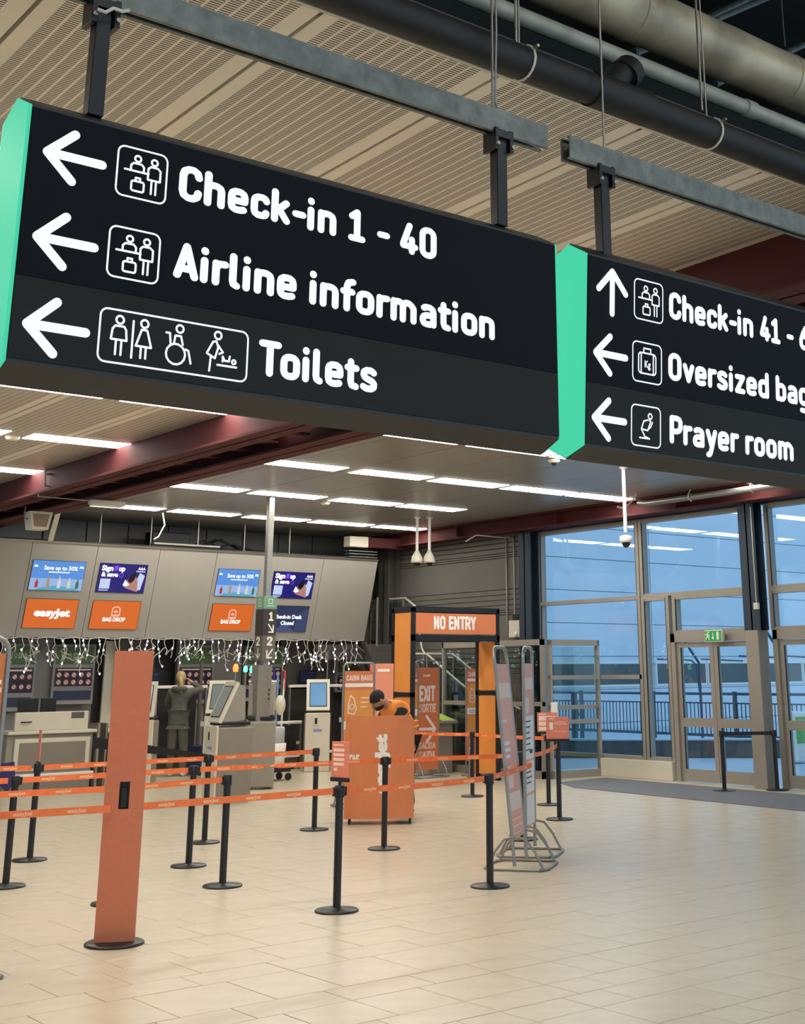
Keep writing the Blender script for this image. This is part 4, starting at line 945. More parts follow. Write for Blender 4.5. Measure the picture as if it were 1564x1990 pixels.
# steel pole with direction sign ---------------------------------------
b = at(503, 1533, Z=0); PY = b.y
t = thing('sign_pole', 'square steel pole with a numbered direction sign between the kiosks', 'pole', (b.x, b.y, 0))
MB().bbox(-.05, .05, -.05, .05, 0, CEIL, .006).build('pole_shaft', STEEL, t)
MB().bbox(-.16, .10, -.10, .12, 0, 1.9, .01).build('pole_casing', mat('pole_casing_grey', sc(138, 132, 122), .45, .2), t)
a = at(503, 1158, Y=PY-.1); c_ = at(500, 1183, Y=PY-.1); d_ = at(498, 1235, Y=PY-.1); e_ = at(496, 1284, Y=PY-.1)
w0, w1 = -.125, .125
MB().bbox(w0, w1, -.13, .13, c_.z, a.z, .004).build('green_header', mat('header_green', sc(118, 162, 132), .5), t)
MB().bbox(w0, w1, -.13, .13, d_.z, c_.z, .004).build('dark_panel', mat('sign_brown', sc(58, 52, 46), .5), t)
MB().bbox(w0, w1, -.13, .13, e_.z, d_.z, .004).build('lower_panel', mat('sign_brown_light', sc(104, 98, 88), .5), t)
mb = MB()
hh = c_.z-d_.z; h2 = d_.z-e_.z; oF = (w0, -.131, 0)
din(mb, '1', oF, .10, .19, d_.z+hh*.55, hh*.34)
mb.plane_map(strokes([[(.10, d_.z+hh*.42), (.19, d_.z+hh*.13)], [(.19, d_.z+hh*.38), (.19, d_.z+hh*.13), (.11, d_.z+hh*.13)]], .024), oF, (1, 0, 0), (0, 0, 1), .002)
din(mb, '2', oF, .08, .19, e_.z+h2*.60, h2*.36)
mb.plane_map(strokes([[(.19, e_.z+h2*.45), (.09, e_.z+h2*.12)], [(.09, e_.z+h2*.40), (.09, e_.z+h2*.12), (.18, e_.z+h2*.12)]], .024), oF, (1, 0, 0), (0, 0, 1), .002)
oL = (w0-.001, .13, 0)
din(mb, '2', oL, .06, .18, e_.z+h2*.60, h2*.36, ux=(0, -1, 0))
mb.plane_map(strokes([[(.13, e_.z+h2*.48), (.13, e_.z+h2*.10)], [(.07, e_.z+h2*.26), (.13, e_.z+h2*.10), (.19, e_.z+h2*.26)]], .024), oL, (0, -1, 0), (0, 0, 1), .002)
mb.build('lettering', WHITE, t)
mb = MB(); hz = c_.z
for o_, u_ in ((oF, (1, 0, 0)), (oL, (0, -1, 0))):
    mb.plane_map(strokes([[(.07, hz+.05), (.19, hz+.05)], [(.09, hz+.09), (.09, hz+.16), (.16, hz+.16), (.16, hz+.09), (.09, hz+.09)], [(.19, hz+.19), (.19, hz+.2)]], .016), o_, u_, (0, 0, 1), .002)
mb.build('header_symbols', mat('header_pale', sc(196, 216, 196), .5), t)

# cleaning trolley with mops, wet floor sign ------------------------------
a = at(543, 1518, Z=0); t = thing('cleaning_trolley', 'white and grey cleaning trolley with upright mops behind the belts', 'trolley', (a.x, a.y+.2, 0))
MB().bbox(-.24, .24, -.18, .18, .14, .22, .02).build('base', BLACKP, t)
for x, y in ((-.2, -.15), (.2, -.15), (-.2, .15), (.2, .15)):
    wv = MB(); wv.tube([(x, y-.015, .06), (x, y+.015, .06)], .06, 14); wv.build('wheel', BLACKP, t)
MB().lathe([(0, .22), (.17, .22), (.20, .60), (.19, .61), (0, .61)], n=18).build('bucket', WHITE, t)
MB().lathe([(0, .61), (.165, .61), (.165, .86), (.15, .88), (0, .88)], n=18).build('wringer', mat('wringer_grey', sc(186, 186, 190), .4), t)
for x, top, col_, nm, tip in ((.12, 1.82, mat('mop_red', sc(206, 70, 74), .5), 'mop', .32), (-.06, 1.86, mat('mop_blue', sc(46, 44, 130), .5), 'mop', .30)):
    tt = thing('mop', ('red' if x > 0 else 'blue')+' topped mop handle standing in the cleaning trolley', 'mop', (a.x+x, a.y+.25, .25))
    MB().tube([(0, 0, .0), (.06 if x > 0 else .02, 0, top-.25)], .016, 10).build('handle', WHITE, tt)
    MB().tube([(.055 if x > 0 else .018, 0, top-.25-tip), (.06 if x > 0 else .02, 0, top-.25)], .019, 10).build('grip', col_, tt)
MB().ell((.04, -.06, 1.24), .10, .08, .17, 12, 8).build('mop_head', CREAM, t)
tt = thing('broom', 'yellow and light blue tools leaning beside the mops', 'broom', (a.x+.10, a.y+.45, 0)); MB().bar((.0, 0, 1.2), (-.05, 0, 1.6), .07, .05).build('yellow_head', mat('tool_yellow', sc(206, 176, 60), .5), tt); MB().tube([(.04, 0, .1), (.06, 0, 1.75)], .02, 8).build('blue_handle', mat('tool_blue', sc(120, 160, 200), .5), tt)
a = at(573, 1490, Z=0); t = thing('wet_floor_sign', 'folded yellow wet floor sign behind the cleaning trolley', 'warning sign', (a.x-.05, a.y-.9, 0))
YEL = mat('sign_yellow', sc(206, 180, 58), .5)
MB().prism([(-.15, .02), (.15, .02), (.10, .95), (-.10, .95)], -.05, -.02, 'Y').build('front_leaf', YEL, t); MB().prism([(-.15, .02), (.15, .02), (.10, .95), (-.10, .95)], .03, .06, 'Y').build('rear_leaf', YEL, t)
MB().plane_map(strokes([[(0, .35), (0, .42)], [(0, .48), (0, .62)]], .03), (0, -.052, 0), (1, 0, 0), (0, 0, 1)).build('symbol', BLACKP, t)

# ================================================================ QUEUE POSTS AND BELTS
def post_parts(t, h=.908, heads=(0,), r=.031, R_=.17):
    MB().lathe([(0, 0), (R_, 0), (R_, .010), (R_*.96, .016), (.045, .022), (.04, .03), (0, .03)], n=32).build('base', BLACK, t)
    MB().cyl(0, 0, .02, h-.09, r, 18).build('pole', BLACK, t)
    hd = MB(); hd.lathe([(0, h-.09), (r+.006, h-.09), (r+.008, h-.085), (r+.008, h-.006), (r+.002, h), (0, h)], n=18); hdo = hd.build('belt_head', BLACKP, t)
    for a in heads:
        ca, sa = math.cos(a), math.sin(a); cx_, cy_ = ca*(r+.015), sa*(r+.015)
        MB().bar((ca*r*.8, sa*r*.8, h-.045), (ca*(r+.028), sa*(r+.028), h-.045), .034, .066).build('belt_clip', BLACKP, hdo)
    return t
def stanchion(px, py, label, heads=(0, pi), group='black queue posts', h=.908):
    p = at(px, py, Z=0) if py is not None else px
    t = thing('queue_post', label, 'queue post', (p.x, p.y, 0), 0, group); return post_parts(t, h, heads)
def P3(px, py): return at(px, py, Z=0)
A_ = P3(654, 1771); B_ = P3(432, 1722.8); C_ = P3(366, 1683.9); D_ = P3(396.7, 1638.2); E_ = P3(952.1, 1723.4); F_ = P3(917.9, 1548.1)
G_ = P3(1087.2, 1593); H_ = P3(1066.4, 1564.6); I_ = P3(10.3, 1724); J_ = P3(57.3, 1672.5); K_ = P3(610.3, 1613); L_ = P3(746, 1650.2); M_ = P3(1015, 1632); Q_ = P3(218, 1757)
TOT = P3(212, 1838)
def ang(p, q): return math.atan2(q.y-p.y, q.x-p.x)
for p, lb, q in [(A_, 'nearest black queue post, with a small notice on top, in the middle', (TOT, E_)), (B_, 'black queue post at the end of the third belt, left of middle', (Q_,)), (C_, 'black queue post close left of the post ending the third belt', (I_, L_)),
                 (D_, 'black queue post in front of the grey sided kiosk, farthest of three there', (J_, K_)), (E_, 'black queue post just left of the leaning board signs', (A_, M_)), (F_, 'black queue post in front of the no entry gate', (H_,)),
                 (G_, 'black queue post with an orange notice, rightmost of the orange belts', (M_,)), (H_, 'black queue post with a striped notice behind the rightmost one', (F_,)), (I_, 'black queue post at the bottom left edge of the photo', (C_,)),
                 (J_, 'black queue post with a narrow upright notice in front of the left desk', (D_,)), (K_, 'black queue post in front of the white fronted kiosk', (D_,)), (L_, 'black queue post in front of the orange podium', (C_, M_)),
                 (M_, 'black queue post hidden behind the leaning board signs', (L_, G_)), (Q_, 'black queue post whose base shows behind the tall orange totem', (B_,))]:
    stanchion(p, None, lb, [ang(p, k) for k in q])
def belt(pts, label, z=.868, sag=.0, twist=None, m=BELT):
    """strip of webbing through points; twist = (start, end) fractions of a half turn"""
    pts = [Vector((p.x, p.y, z if len(p) < 3 or p.z < .1 else p.z)) for p in pts]
    seg = [(pts[i+1]-pts[i]).length for i in range(len(pts)-1)]; tot = sum(seg)
    N = max(24, int(tot*10)); o = pts[0].copy()
    def pos(s):
        i = 0
        while i < len(seg)-1 and s > seg[i]: s -= seg[i]; i += 1
        f = min(1, s/seg[i]); p = pts[i].lerp(pts[i+1], f); p = p.copy(); p.z -= sag*4*f*(1-f)*seg[i]; return p, (pts[i+1]-pts[i]).normalized()
    def fr(k):
        p, d = pos(k/N*tot); f = k/N; a = 0
        if twist:
            u = min(1, max(0, (f-twist[0])/(twist[1]-twist[0]))); a = pi*(3*u*u-2*u**3)
        n = d.cross(Vector((0, 0, 1))).normalized(); up = Vector((0, 0, 1))
        u2 = up*math.cos(a)+n*math.sin(a); n2 = n*math.cos(a)-up*math.sin(a); return p-o, u2, n2, d
    v = []; f = []
    for k in range(N+1):
        p, u, n, d = fr(k)
        v += [p-u*.024-n*.0012, p+u*.024-n*.0012, p+u*.024+n*.0012, p-u*.024+n*.0012]
    for k in range(N):
        for j in range(4): f.append((4*k+j, 4*k+(j+1) % 4, 4*k+4+(j+1) % 4, 4*k+4+j))
    f += [(3, 2, 1, 0), (4*N, 4*N+1, 4*N+2, 4*N+3)]
    t = thing('barrier_belt', label, 'belt', o)
    MB().add(v, f).build('webbing', m, t)
    tv, tf = letters('easyJet', .04); w0 = max(a for a, b in tv); pr = MB(); s = .18
    while s+.20 < tot:
        k = s/tot*N; p, u, n, d = fr(k)
        sgn = 1 if n.dot(Vector((-p.x-o.x, -p.y-o.y, 0))) > 0 else -1
        dd = d if sgn > 0 else d
        pr.plane_map(([(a/w0*.13, b*.024/CAPH) for a, b in tv], tf), p-u*.010+n*sgn*.0022, dd, u, 0)
        s += .36
    if pr.v: pr.build('printed_lettering', BELTTXT, t)
    return t
text(MB(), 'H', (0, 0, 0), (1, 0, 0), (0, 0, 1), 0, 1, 0, 1)
def off(p, q, d=.06):
    v = Vector((q.x-p.x, q.y-p.y, 0)).normalized(); return Vector((p.x, p.y, 0))+v*d
def run(p, q, label, **k): return belt([off(p, q), off(q, p)], label, **k)
LEFT = lambda p, y: P3(-150, y) if False else Vector((p.x-2.2, p.y+.05, 0))
run(J_, D_, 'orange belt from the narrow notice post to the kiosk queue post'); run(D_, K_, 'farthest orange belt, ending at the post before the white kiosk')
l1 = at(-30, 1495, Z=.868); l2 = at(-30, 1519, Z=.868); l3 = at(-30, 1546, Z=.868); l4 = at(-30, 1587, Z=.868)
for l_, p_, lb in [(l1, J_, 'topmost orange belt leaving the photo at the left edge'), (l2, I_, 'second orange belt stub at the left edge'), (l3, Q_, 'third orange belt from the top at the left edge'), (l4, TOT, 'lowest orange belt left of the tall orange totem')]:
    q_ = Vector((l_.x, l_.y, 0)); belt([q_, off(p_, q_)], lb)
run(I_, C_, 'orange belt second from the top behind the tall orange totem'); run(C_, L_, 'twisted orange belt crossing in front of the kiosks to the podium', twist=(.28, .46))
run(Q_, B_, 'orange belt third from the top, ending left of middle'); run(Vector((TOT.x+.06, TOT.y, 0)), A_, 'lowest orange belt from the tall totem to the nearest post')
run(A_, E_, 'orange belt across the lower half of the podium', sag=.008); run(L_, M_, 'orange belt from the podium to behind the leaning boards')
W_ = at(1034, 1487, Z=.868); belt([off(E_, W_), Vector((W_.x, W_.y, .868)), Vector((9.15, 10.42, .868))], 'orange belt wrapping in front of the two leaning board signs')
run(M_, G_, 'short orange belt right of the leaning boards, lit from behind', sag=.02); run(F_, H_, 'orange belt in front of the no entry gate opening', sag=.005)
N_ = at(800, 1424, Z=.868); belt([Vector((N_.x, N_.y, 0)), off(F_, N_)], 'orange belt in front of the exit board sign', sag=.006)
t = stanchion(1408, 1538, 'left black post of the short barrier beside the glass doors', (ang(P3(1408, 1538), Vector((16.84, 13.40, 0))),), 'black posts by the doors', .87)
u = stanchion(Vector((16.84, 13.40, 0)), None, 'right black post of the short barrier beside the glass doors', (ang(Vector((16.84, 13.40, 0)), P3(1408, 1538)),), 'black posts by the doors', .87)
pa, pb = P3(1408, 1538), Vector((16.84, 13.40, 0))
tag(MB().bar((0, 0, 0), (pb.x-pa.x, pb.y-pa.y, 0), .004, .05).build('barrier_belt', BLACKP, None, (pa.x, pa.y, .825)), 'short black belt between the two posts by the glass doors', 'belt')
d = D_; tag(MB().add([(0,0,0),(-.95,.9,.12),(-.95,.9,.24),(0,0,.05),(0,.01,0),(-.95,.91,.12),(-.95,.91,.24),(0,.01,.05)], [(0,1,2,3),(7,6,5,4),(0,4,5,1),(3,2,6,7),(1,5,6,2),(0,3,7,4)]).build('black_strap', BLACKP, None, (d.x, d.y+.02, .86)), 'black belt rising away from the post before the grey kiosk', 'belt')
# small notices on posts
PK = mat('notice_print', sc(230, 134, 108), .3, noise=.05); 
def notice(p, z0, z1, wd, rz, label, stripes, lean=0):
    t = thing('notice_holder', label, 'notice', (p.x, p.y, .908), rz); z0 -= .908; z1 -= .908
    MB().bbox(-wd/2-.004, wd/2+.004, -.012, .012, z0-.03, z0+.0, .003).build('holder_base', BLACKP, t)
    MB().tube([(0, 0, .0), (0, 0, z0-.02)], .012, 8).build('stem', BLACKP, t)
    MB().bbox(-wd/2, wd/2, -.004, .004, z0, z1, .002).build('notice_sheet', PK, t)
    for a, b, c, e, m in stripes: MB().box(-wd/2+a*wd, -wd/2+b*wd, -.006, -.004, z0+c*(z1-z0), z0+e*(z1-z0)).build('printed_block', m, t)
    return t
V5 = [(.12, .75, .72-.13*k, .80-.13*k, PINKW) for k in range(4)]
notice(A_, .965, 1.235, .20, math.radians(-82), 'small pinkish notice on the nearest queue post', V5+[(.1, .7, .88, .92, PINKW), (.15, .35, .18, .26, PINKW)])
notice(G_, .945, 1.21, .29, math.radians(-44), 'orange notice with a hand symbol on the rightmost belt post', [(.14, .30, .42, .74, WHITE), (.34, .84, .74, .77, PINKW), (.34, .9, .66, .69, PINKW), (.14, .36, .88, .92, PINKW), (.34, .9, .32, .34, PINKW)])
notice(H_, .955, 1.21, .28, math.radians(-42), 'orange and white striped notice on the post behind the rightmost one', [(.08, .92, .06, .26, PINKW), (.08, .92, .32, .52, PINKW), (.08, .92, .58, .82, PINKW), (.1, .45, .88, .93, PINKW)])
notice(J_, .93, 1.23, .21, math.radians(12), 'narrow pink notice seen edge on above the left queue post', [(.1, .9, .5, .54, PINKW)])
bpy.data.objects['notice_holder.003'].rotation_euler.z = math.radians(74)

# tall orange totem in the foreground ---------------------------------
t = thing('totem', 'tall flat orange totem with a black belt slot in the left foreground', 'totem', (TOT.x+.045, TOT.y+.02, 0), math.radians(-30))
MB().lathe([(0, 0), (.20, 0), (.20, .012), (.19, .018), (0, .02)], n=36).build('base', BLACK, t)
h = 1.925; wdt = .268
mb = MB(); o_ = [(-.134, -.03), (.134, -.03), (.134, .03), (-.134, .03)]
sx0, sx1, sz0, sz1 = -.035, .035, .86, 1.04
for x0, x1, z0, z1 in ((-.134, sx0, .02, h), (sx1, .134, .02, h), (sx0, sx1, .02, sz0), (sx0, sx1, sz1, h)): mb.box(x0, x1, -.03, .03, z0, z1)
mb.build('panel', RUST, t)
MB().box(sx0, sx1, -.005, .028, sz0, sz1).build('slot_lining', BLACKP, t); MB().bbox(-.022, .018, -.034, -.006, .87, 1.0, .006).build('belt_cassette', BLACKP, t)

# board signs in tube frames ------------------------------------------
def tube_sign(p, rz, wd, h, zb, zt, label, face=ORANGE, base=True, cat='board sign', R_=.07, rt=.014):
    t = thing('board_sign', label, cat, (p.x, p.y, 0), rz)
    pts = [(0, 0, .04)]+[(R_-R_*math.cos(a), 0, h-R_+R_*math.sin(a)) for a in [k*pi/12 for k in range(0, 7)]]+[(wd-R_+R_*math.sin(a), 0, h-R_+R_*math.cos(a)) for a in [k*pi/12 for k in range(0, 7)]]+[(wd, 0, .04)]
    MB().tube(pts, rt, 10).build('tube_frame', TUBEG, t)
    MB().bbox(.018, wd-.018, -.006, .006, zb, zt, .002).build('board', face, t)
    if base:
        for x in (.0, wd):
            mb = MB(); mb.tube([(x, -.27, .014), (x, -.19, .16), (x, -.10, .27), (x, 0, .29), (x, .10, .27), (x, .19, .16), (x, .27, .014)], .012, 8); mb.build('base_arch', TUBEG, t)
        mb = MB(); mb.tube([(-.05, -.24, .014), (.05, -.30, .014), (wd-.05, -.30, .014), (wd+.05, -.24, .014), (wd+.05, .24, .014), (wd-.05, .30, .014), (.05, .30, .014), (-.05, .24, .014), (-.05, -.24, .014)], .013, 8); mb.build('base_loop', TUBEG, t)
    elif h > 1:
        for x in (0, wd): MB().tube([(x, -.13, .014), (x, .13, .014)], .013, 8).build('foot', TUBEG, t)
    return t
def block(t, wd, x0, x1, z0, z1, m, y=-.0075): return MB().box(x0*wd, x1*wd, y, y+.002, z0, z1).build('printed_block', m, t)
def stext(t, s, x0, x1, z0, cap, m=WHITE, off=.04, y=-.008):
    mb = MB()
    if s.isupper() or ' ' in s: din(mb, s, (0, y, 0), x0, x1, z0, cap, .21)
    else: text(mb, s, (0, y, 0), (1, 0, 0), (0, 0, 1), x0, x1, z0, cap, off, .001)
    return mb.build('lettering', m, t)
GR = mat('amber_print', sc(226, 150, 66), .5, noise=.04)
def cabin(p, rz, wd, h, label, lo=.25, base=True):
    t = tube_sign(p, rz, wd, h, lo, h-.11, label, base=base); zt = h-.11
    block(t, wd, .05, .95, zt-.66, zt-.26, GR); block(t, wd, .05, .95, zt-1.15, zt-.80, GR)
    block(t, wd, .06, .94, zt-.215, zt-.165, WHITE, -.009); block(t, wd, .04, .94, zt-.78, zt-.67, WHITE, -.009)
    stext(t, 'CABIN BAGS', .09*wd, .92*wd, zt-.13, .075, PINKW, .05)
    mb = MB(); mb.plane_map(strokes([[(.16*wd, zt-.56), (.17*wd, zt-.44), (.24*wd, zt-.33), (.34*wd, zt-.37), (.42*wd, zt-.50), (.36*wd, zt-.58), (.16*wd, zt-.56)], circ(.28*wd, zt-.48, .035)], .018), (0, -.010, 0), (1, 0, 0), (0, 0, 1)); mb.build('bag_pictogram', PINKW, t)
    for k in range(3): block(t, wd, .56, .86-.06*k, zt-.37-.06*k, zt-.355-.06*k, PINKW, -.010)
    for k in range(2): block(t, wd, .12, .66, zt-.72-.03*k, zt-.712-.03*k, GREYD, -.011)
    for k in range(2): block(t, wd, .55, .9, zt-.86-.05*k, zt-.85-.05*k, PINKW, -.010)
    return t
p = at(668, 1290, Y=16.0); cabin(p, math.radians(-14), .47, 1.90, 'cabin bags board sign in a tube frame behind the podium, left of the man')
p = at(905, 1288, Y=19.1); cabin(p, 0, .5, 1.93, 'cabin bags board sign seen through the no entry gate, at its right', base=False)
p = at(776, 1288, Y=19.25); tt = cabin(p, math.radians(0), .42, 1.93, 'cabin bags board sign mostly hidden behind the left leg of the gate', base=False)
p = at(807, 1284, Y=19.5); t = tube_sign(p, 0, .54, 1.97, .12, 1.85, 'tall orange EXIT board sign with an arrow, seen through the gate', ORANGE)
stext(t, 'easyJet', .17, .34, 1.70, .035, WHITE, .06)
stext(t, 'EXIT', .09, .45, 1.27, .27, WHITE, .055); stext(t, 'SORTIE', .09, .47, 1.08, .15, PINKW, .05)
mb = MB(); mb.plane_map(strokes([[(.10, .80), (.44, .80)], [(.25, 1.02), (.45, .80), (.26, .58)]], .05, 4), (0, -.009, 0), (1, 0, 0), (0, 0, 1)); mb.build('arrow', WHITE, t)
stext(t, 'SALIDA', .09, .46, .47, .11, PINKW, .05); stext(t, 'SAIDA', .09, .46, .30, .13, PINKW, .05)
p = at(874, 1508, Z=0); t = tube_sign(Vector((p.x-.1, 18.70, 0)), 0, .62, .50, .07, .46, 'low wide orange board sign in a tube frame behind the gate', ORANGE, False, R_=.05)
block(t, .62, .1, .9, .34, .37, PINKW); block(t, .62, .14, .34, .12, .29, GR); block(t, .62, .45, .9, .12, .14, PINKW); block(t, .62, .45, .8, .22, .24, PINKW)
for x in (.08, .54): MB().tube([(x, -.09, .012), (x, .16, .012)], .012, 8).build('foot', TUBEG, t)
# two leaning boards seen nearly edge on
def lean_sign(near, az, lean, label, kind):
    t = tube_sign(Vector((near[0], near[1], 0)), math.radians(90-az), .56, 2.0, .26, 1.84, label, mat('salmon_print', sc(240, 168, 140), .35, noise=.03), True, R_=.12, rt=.017)
    for ch in t.children:
        if ch.name.startswith('base'): continue
    if kind == 0:
        for a, b, c, e, m in [(.05, .95, 1.52, 1.66, PINKW), (.1, .45, 1.30, 1.32, WHITE), (.1, .5, 1.09, 1.12, WHITE), (.1, .5, 1.03, 1.06, WHITE), (.1, .42, .97, 1.0, WHITE), (.1, .5, .70, .90, PINKW), (.05, .95, .50, .66, PINKW), (.1, .9, .42, .43, PINKW), (.1, .9, .36, .37, PINKW), (.1, .8, .30, .31, PINKW)]: block(t, .56, a, b, c, e, m, -.0075)
    else:
        block(t, .56, .05, .95, 1.58, 1.70, PINKW, -.0075); block(t, .56, .1, .5, 1.35, 1.50, PINKW, -.0075)
        block(t, .56, .04, .96, .90, 1.32, WHITE, -.0075); block(t, .56, .04, .96, .58, .88, WHITE, -.0075); block(t, .56, .04, .96, .28, .555, WHITE, -.0075)
        for k in range(6): block(t, .56, .12, .62-.05*(k % 3), 1.26-.055*k, 1.275-.055*k, GREYD, -.0095)
        block(t, .56, .5, .8, .95, .99, BLACKP, -.0095)
        for k in range(4): block(t, .56, .12, .7-.08*(k % 2), .82-.05*k, .835-.05*k, GREYD, -.0095)
    t['lean'] = lean
    # tilt the board and its frame about the floor line, the base stays flat
    R4 = Matrix.Rotation(lean, 4, 'X')
    for ch in t.children:
        if not ch.name.startswith('base'): ch.data.transform(R4)
    del t['lean']; return t
lean_sign((8.50, 9.86), 53, math.radians(-5.5), 'leaning pink printed board sign seen nearly edge on, nearer of the pair', 0)
lean_sign((9.16, 10.46), 51, 0, 'upright white and pink printed board sign behind the leaning one', 1)
# left foreground sign, only its right edge in the frame
t = tube_sign(Vector((2.70, 8.84, 0)), math.radians(3), .56, 2.0, .10, 1.90, 'orange board sign in a grey tube frame cut by the left edge', mat('deep_orange_print', sc(206, 122, 66), .5, noise=.03), R_=.10, rt=.018)
stext(t, 'easyJet', .12, .53, 1.66, .10, WHITE, .05)

# ================================================================ GATE, PODIUM, TOTEM
GX0, GX1, GY0, GY1, GH = 13.29, 15.18, 17.95, 18.55, 2.81
t = thing('entry_gate', 'black framed orange gate reading NO ENTRY', 'gate', ((GX0+GX1)/2, GY0, 0)); cxg = (GX0+GX1)/2
f = MB(); b_ = .06
for x in (GX0, GX1-b_):
    for y in (GY0, GY1-b_): f.box(x-cxg, x-cxg+b_, y-GY0, y-GY0+b_, 0, GH)
    for z0, z1 in ((GH-.07, GH), (1.38, 1.45), (.0, .07)): f.box(x-cxg, x-cxg+b_, .0, GY1-GY0, z0, z1)
for y in (0, GY1-GY0-b_):
    f.box(GX0-cxg, GX1-cxg, y, y+b_, GH-.07, GH); f.box(GX0-cxg, GX1-cxg, y, y+b_, 2.27, 2.37)
f.box(GX0-cxg, GX1-cxg, 0, GY1-GY0, GH, GH+.02)
f.build('frame', BLACKP, t)
for x in (GX0-cxg, GX1-cxg-b_):
    for z0, z1 in ((.09, 1.37), (1.46, GH-.08)):
        if x > 0 and z0 > 1: z1 = 2.27
        MB().bbox(x+.012, x+b_-.012, .07, GY1-GY0-.07, z0, z1, .004).build('side_panel', AMBER, t)
MB().bbox(GX0-cxg+.07, GX1-cxg-.07, .012, .05, 2.385, GH-.085, .004).build('header_panel', ORANGE, t)
mb = MB(); din(mb, 'NO ENTRY', (0, .008, 0), -.50, .42, 2.46, .22, .22); mb.build('lettering', WHITE, t)
for x in (GX0-cxg, GX1-cxg-b_): MB().bbox(x-.12, x+.16, .1, .45, 0, .012, .004).build('foot_plate', BLACK, t)
# podium
pc = at(736, 1604, Z=0); rzp = -.63
t = thing('podium', 'curved orange podium on castors with white vertical lettering', 'podium', (pc.x+.14, pc.y+.2, 0), rzp)
W2 = .425; n = 14; zt, zb = 1.255, .07
def fy(x): return -.16-.09*(1-(x/W2)**2)
poly = [(-W2, fy(-W2))]; mb = MB()
cols_ = [(-W2+2*W2*k/n) for k in range(n+1)]
def topz(x): 
    e = W2-x
    return zt if e > .09 else zt-.09+math.sqrt(max(0, .09**2-(.09-e)**2))
V = []; Fc = []
for x in cols_[:-1]+[W2-.06, W2-.03, W2-.01, W2]:
    V += [(x, fy(x), zb), (x, fy(x), topz(x)), (x, fy(x)+.02, topz(x)), (x, fy(x)+.02, zb)]
m_ = len(V)//4
for k in range(m_-1):
    for j in range(4): Fc.append((4*k+j, 4*k+(j+1) % 4, 4*k+4+(j+1) % 4, 4*k+4+j))
Fc += [(3, 2, 1, 0), (4*m_-4, 4*m_-3, 4*m_-2, 4*m_-1)]
MB().add(V, Fc).build('front_panel', ORANGE if False else mat('podium_orange', sc(216, 130, 82), .45, noise=.03), t)
MB().bbox(-W2+.01, -W2+.04, -.14, .25, zb, 1.16, .005).build('side_board', GREYP, t); MB().bbox(W2-.045, W2-.01, -.14, .25, zb, 1.12, .005).build('side_board', BLACKP, t)
MB().bbox(-W2+.04, W2-.045, -.12, .25, 1.0, 1.03, .005).build('worktop', GREYP, t); MB().bbox(-W2+.04, W2-.045, -.12, .25, .08, .11, .005).build('bottom_shelf', BLACKP, t)
for x, y in ((-.36, -.1), (.38, -.1), (-.36, .2), (.38, .2)):
    c_ = MB(); c_.tube([(x-.012, y, .03), (x+.012, y, .03)], .03, 12); c_.bar((x, y, .03), (x, y, .085), .02); c_.build('castor', BLACKP, t)
mb = MB(); tv, tf = letters('easyJet', .07); w0 = max(a for a, b in tv); L_t = .68
# lettering wrapped on the curved front, reading upwards
tx = [(.01-b*.125/CAPH, .36+a/w0*L_t) for a, b in tv]
mb.add([(x+.07, fy(x+.07)-.004, z) for x, z in tx], tf); mb.build('lettering', WHITE, t)
mb = MB(); tv, tf = letters('ZONE', .05); w0 = max(a for a, b in tv); mb.add([(-.40+a/w0*.15, fy(-.40+a/w0*.15)-.004, .70+b*.10/CAPH) for a, b in tv], tf); mb.build('lettering', WHITE, t)
# second orange totem behind the podium
p = at(742, 1290, Y=17.3); t = thing('totem', 'square orange totem standing behind the man', 'totem', (p.x, 17.3, 0), math.radians(-15))
MB().bbox(-.15, .15, -.13, .13, .02, 1.90, .006).build('body', mat('coral_panel', sc(234, 146, 112), .45, noise=.03), t); MB().bbox(-.19, .19, -.17, .17, 0, .02, .005).build('base', BLACKP, t)
MB().box(-.12, .08, -.134, -.130, 1.78, 1.82).build('printed_line', WHITE, t); MB().box(.151, .154, -.10, .10, 1.78, 1.82).build('printed_line', WHITE, t)
for z0 in (1.50, 1.22): MB().box(.151, .154, -.02, .12, z0, z0+.16).build('printed_block', WHITE, t)
# grey reader counter with a green top seen through the gate
t = thing('reader_counter', 'grey self service counter with black and lime top behind the gate', 'counter', (15.12, 19.95, 0))
MB().bbox(0, .6, 0, .5, 0, .86, .02).build('body', GREYP, t)
MB().add([(-.06,-.08,.86),(.66,-.08,.86),(.66,.52,1.0),(-.06,.52,1.0),(-.06,-.08,.90),(.66,-.08,.90),(.66,.52,1.04),(-.06,.52,1.04)], [(3,2,1,0),(4,5,6,7),(0,1,5,4),(1,2,6,5),(2,3,7,6),(3,0,4,7)]).build('sloped_top', GREYP, t)
def top_q(x0, x1, m, nm): MB().add([(x0,-.04,.914),(x1,-.04,.914),(x1,.48,1.036),(x0,.48,1.036)], [(0,1,2,3)]).build(nm, m, t)
top_q(.0, .30, BLACKP, 'reader_glass'); top_q(.33, .62, mat('lime_print', sc(170, 200, 70), .5), 'lime_panel')
# poster stand on the counter side
a = at(885, 1355, Y=20.35); t = thing('phone_notice', 'small black framed notice inside the glass lobby', 'notice', (a.x, 20.35, 1.05))
MB().bbox(-.09, .09, -.01, .01, 0, .36, .004).build('frame', BLACKP, t); MB().box(-.05, .05, -.014, -.01, .12, .30).build('printed_block', mat('notice_grey', sc(170, 170, 176), .5), t); MB().tube([(0, 0, -1.04), (0, 0, 0)], .015, 8).build('stand', STEEL, t)

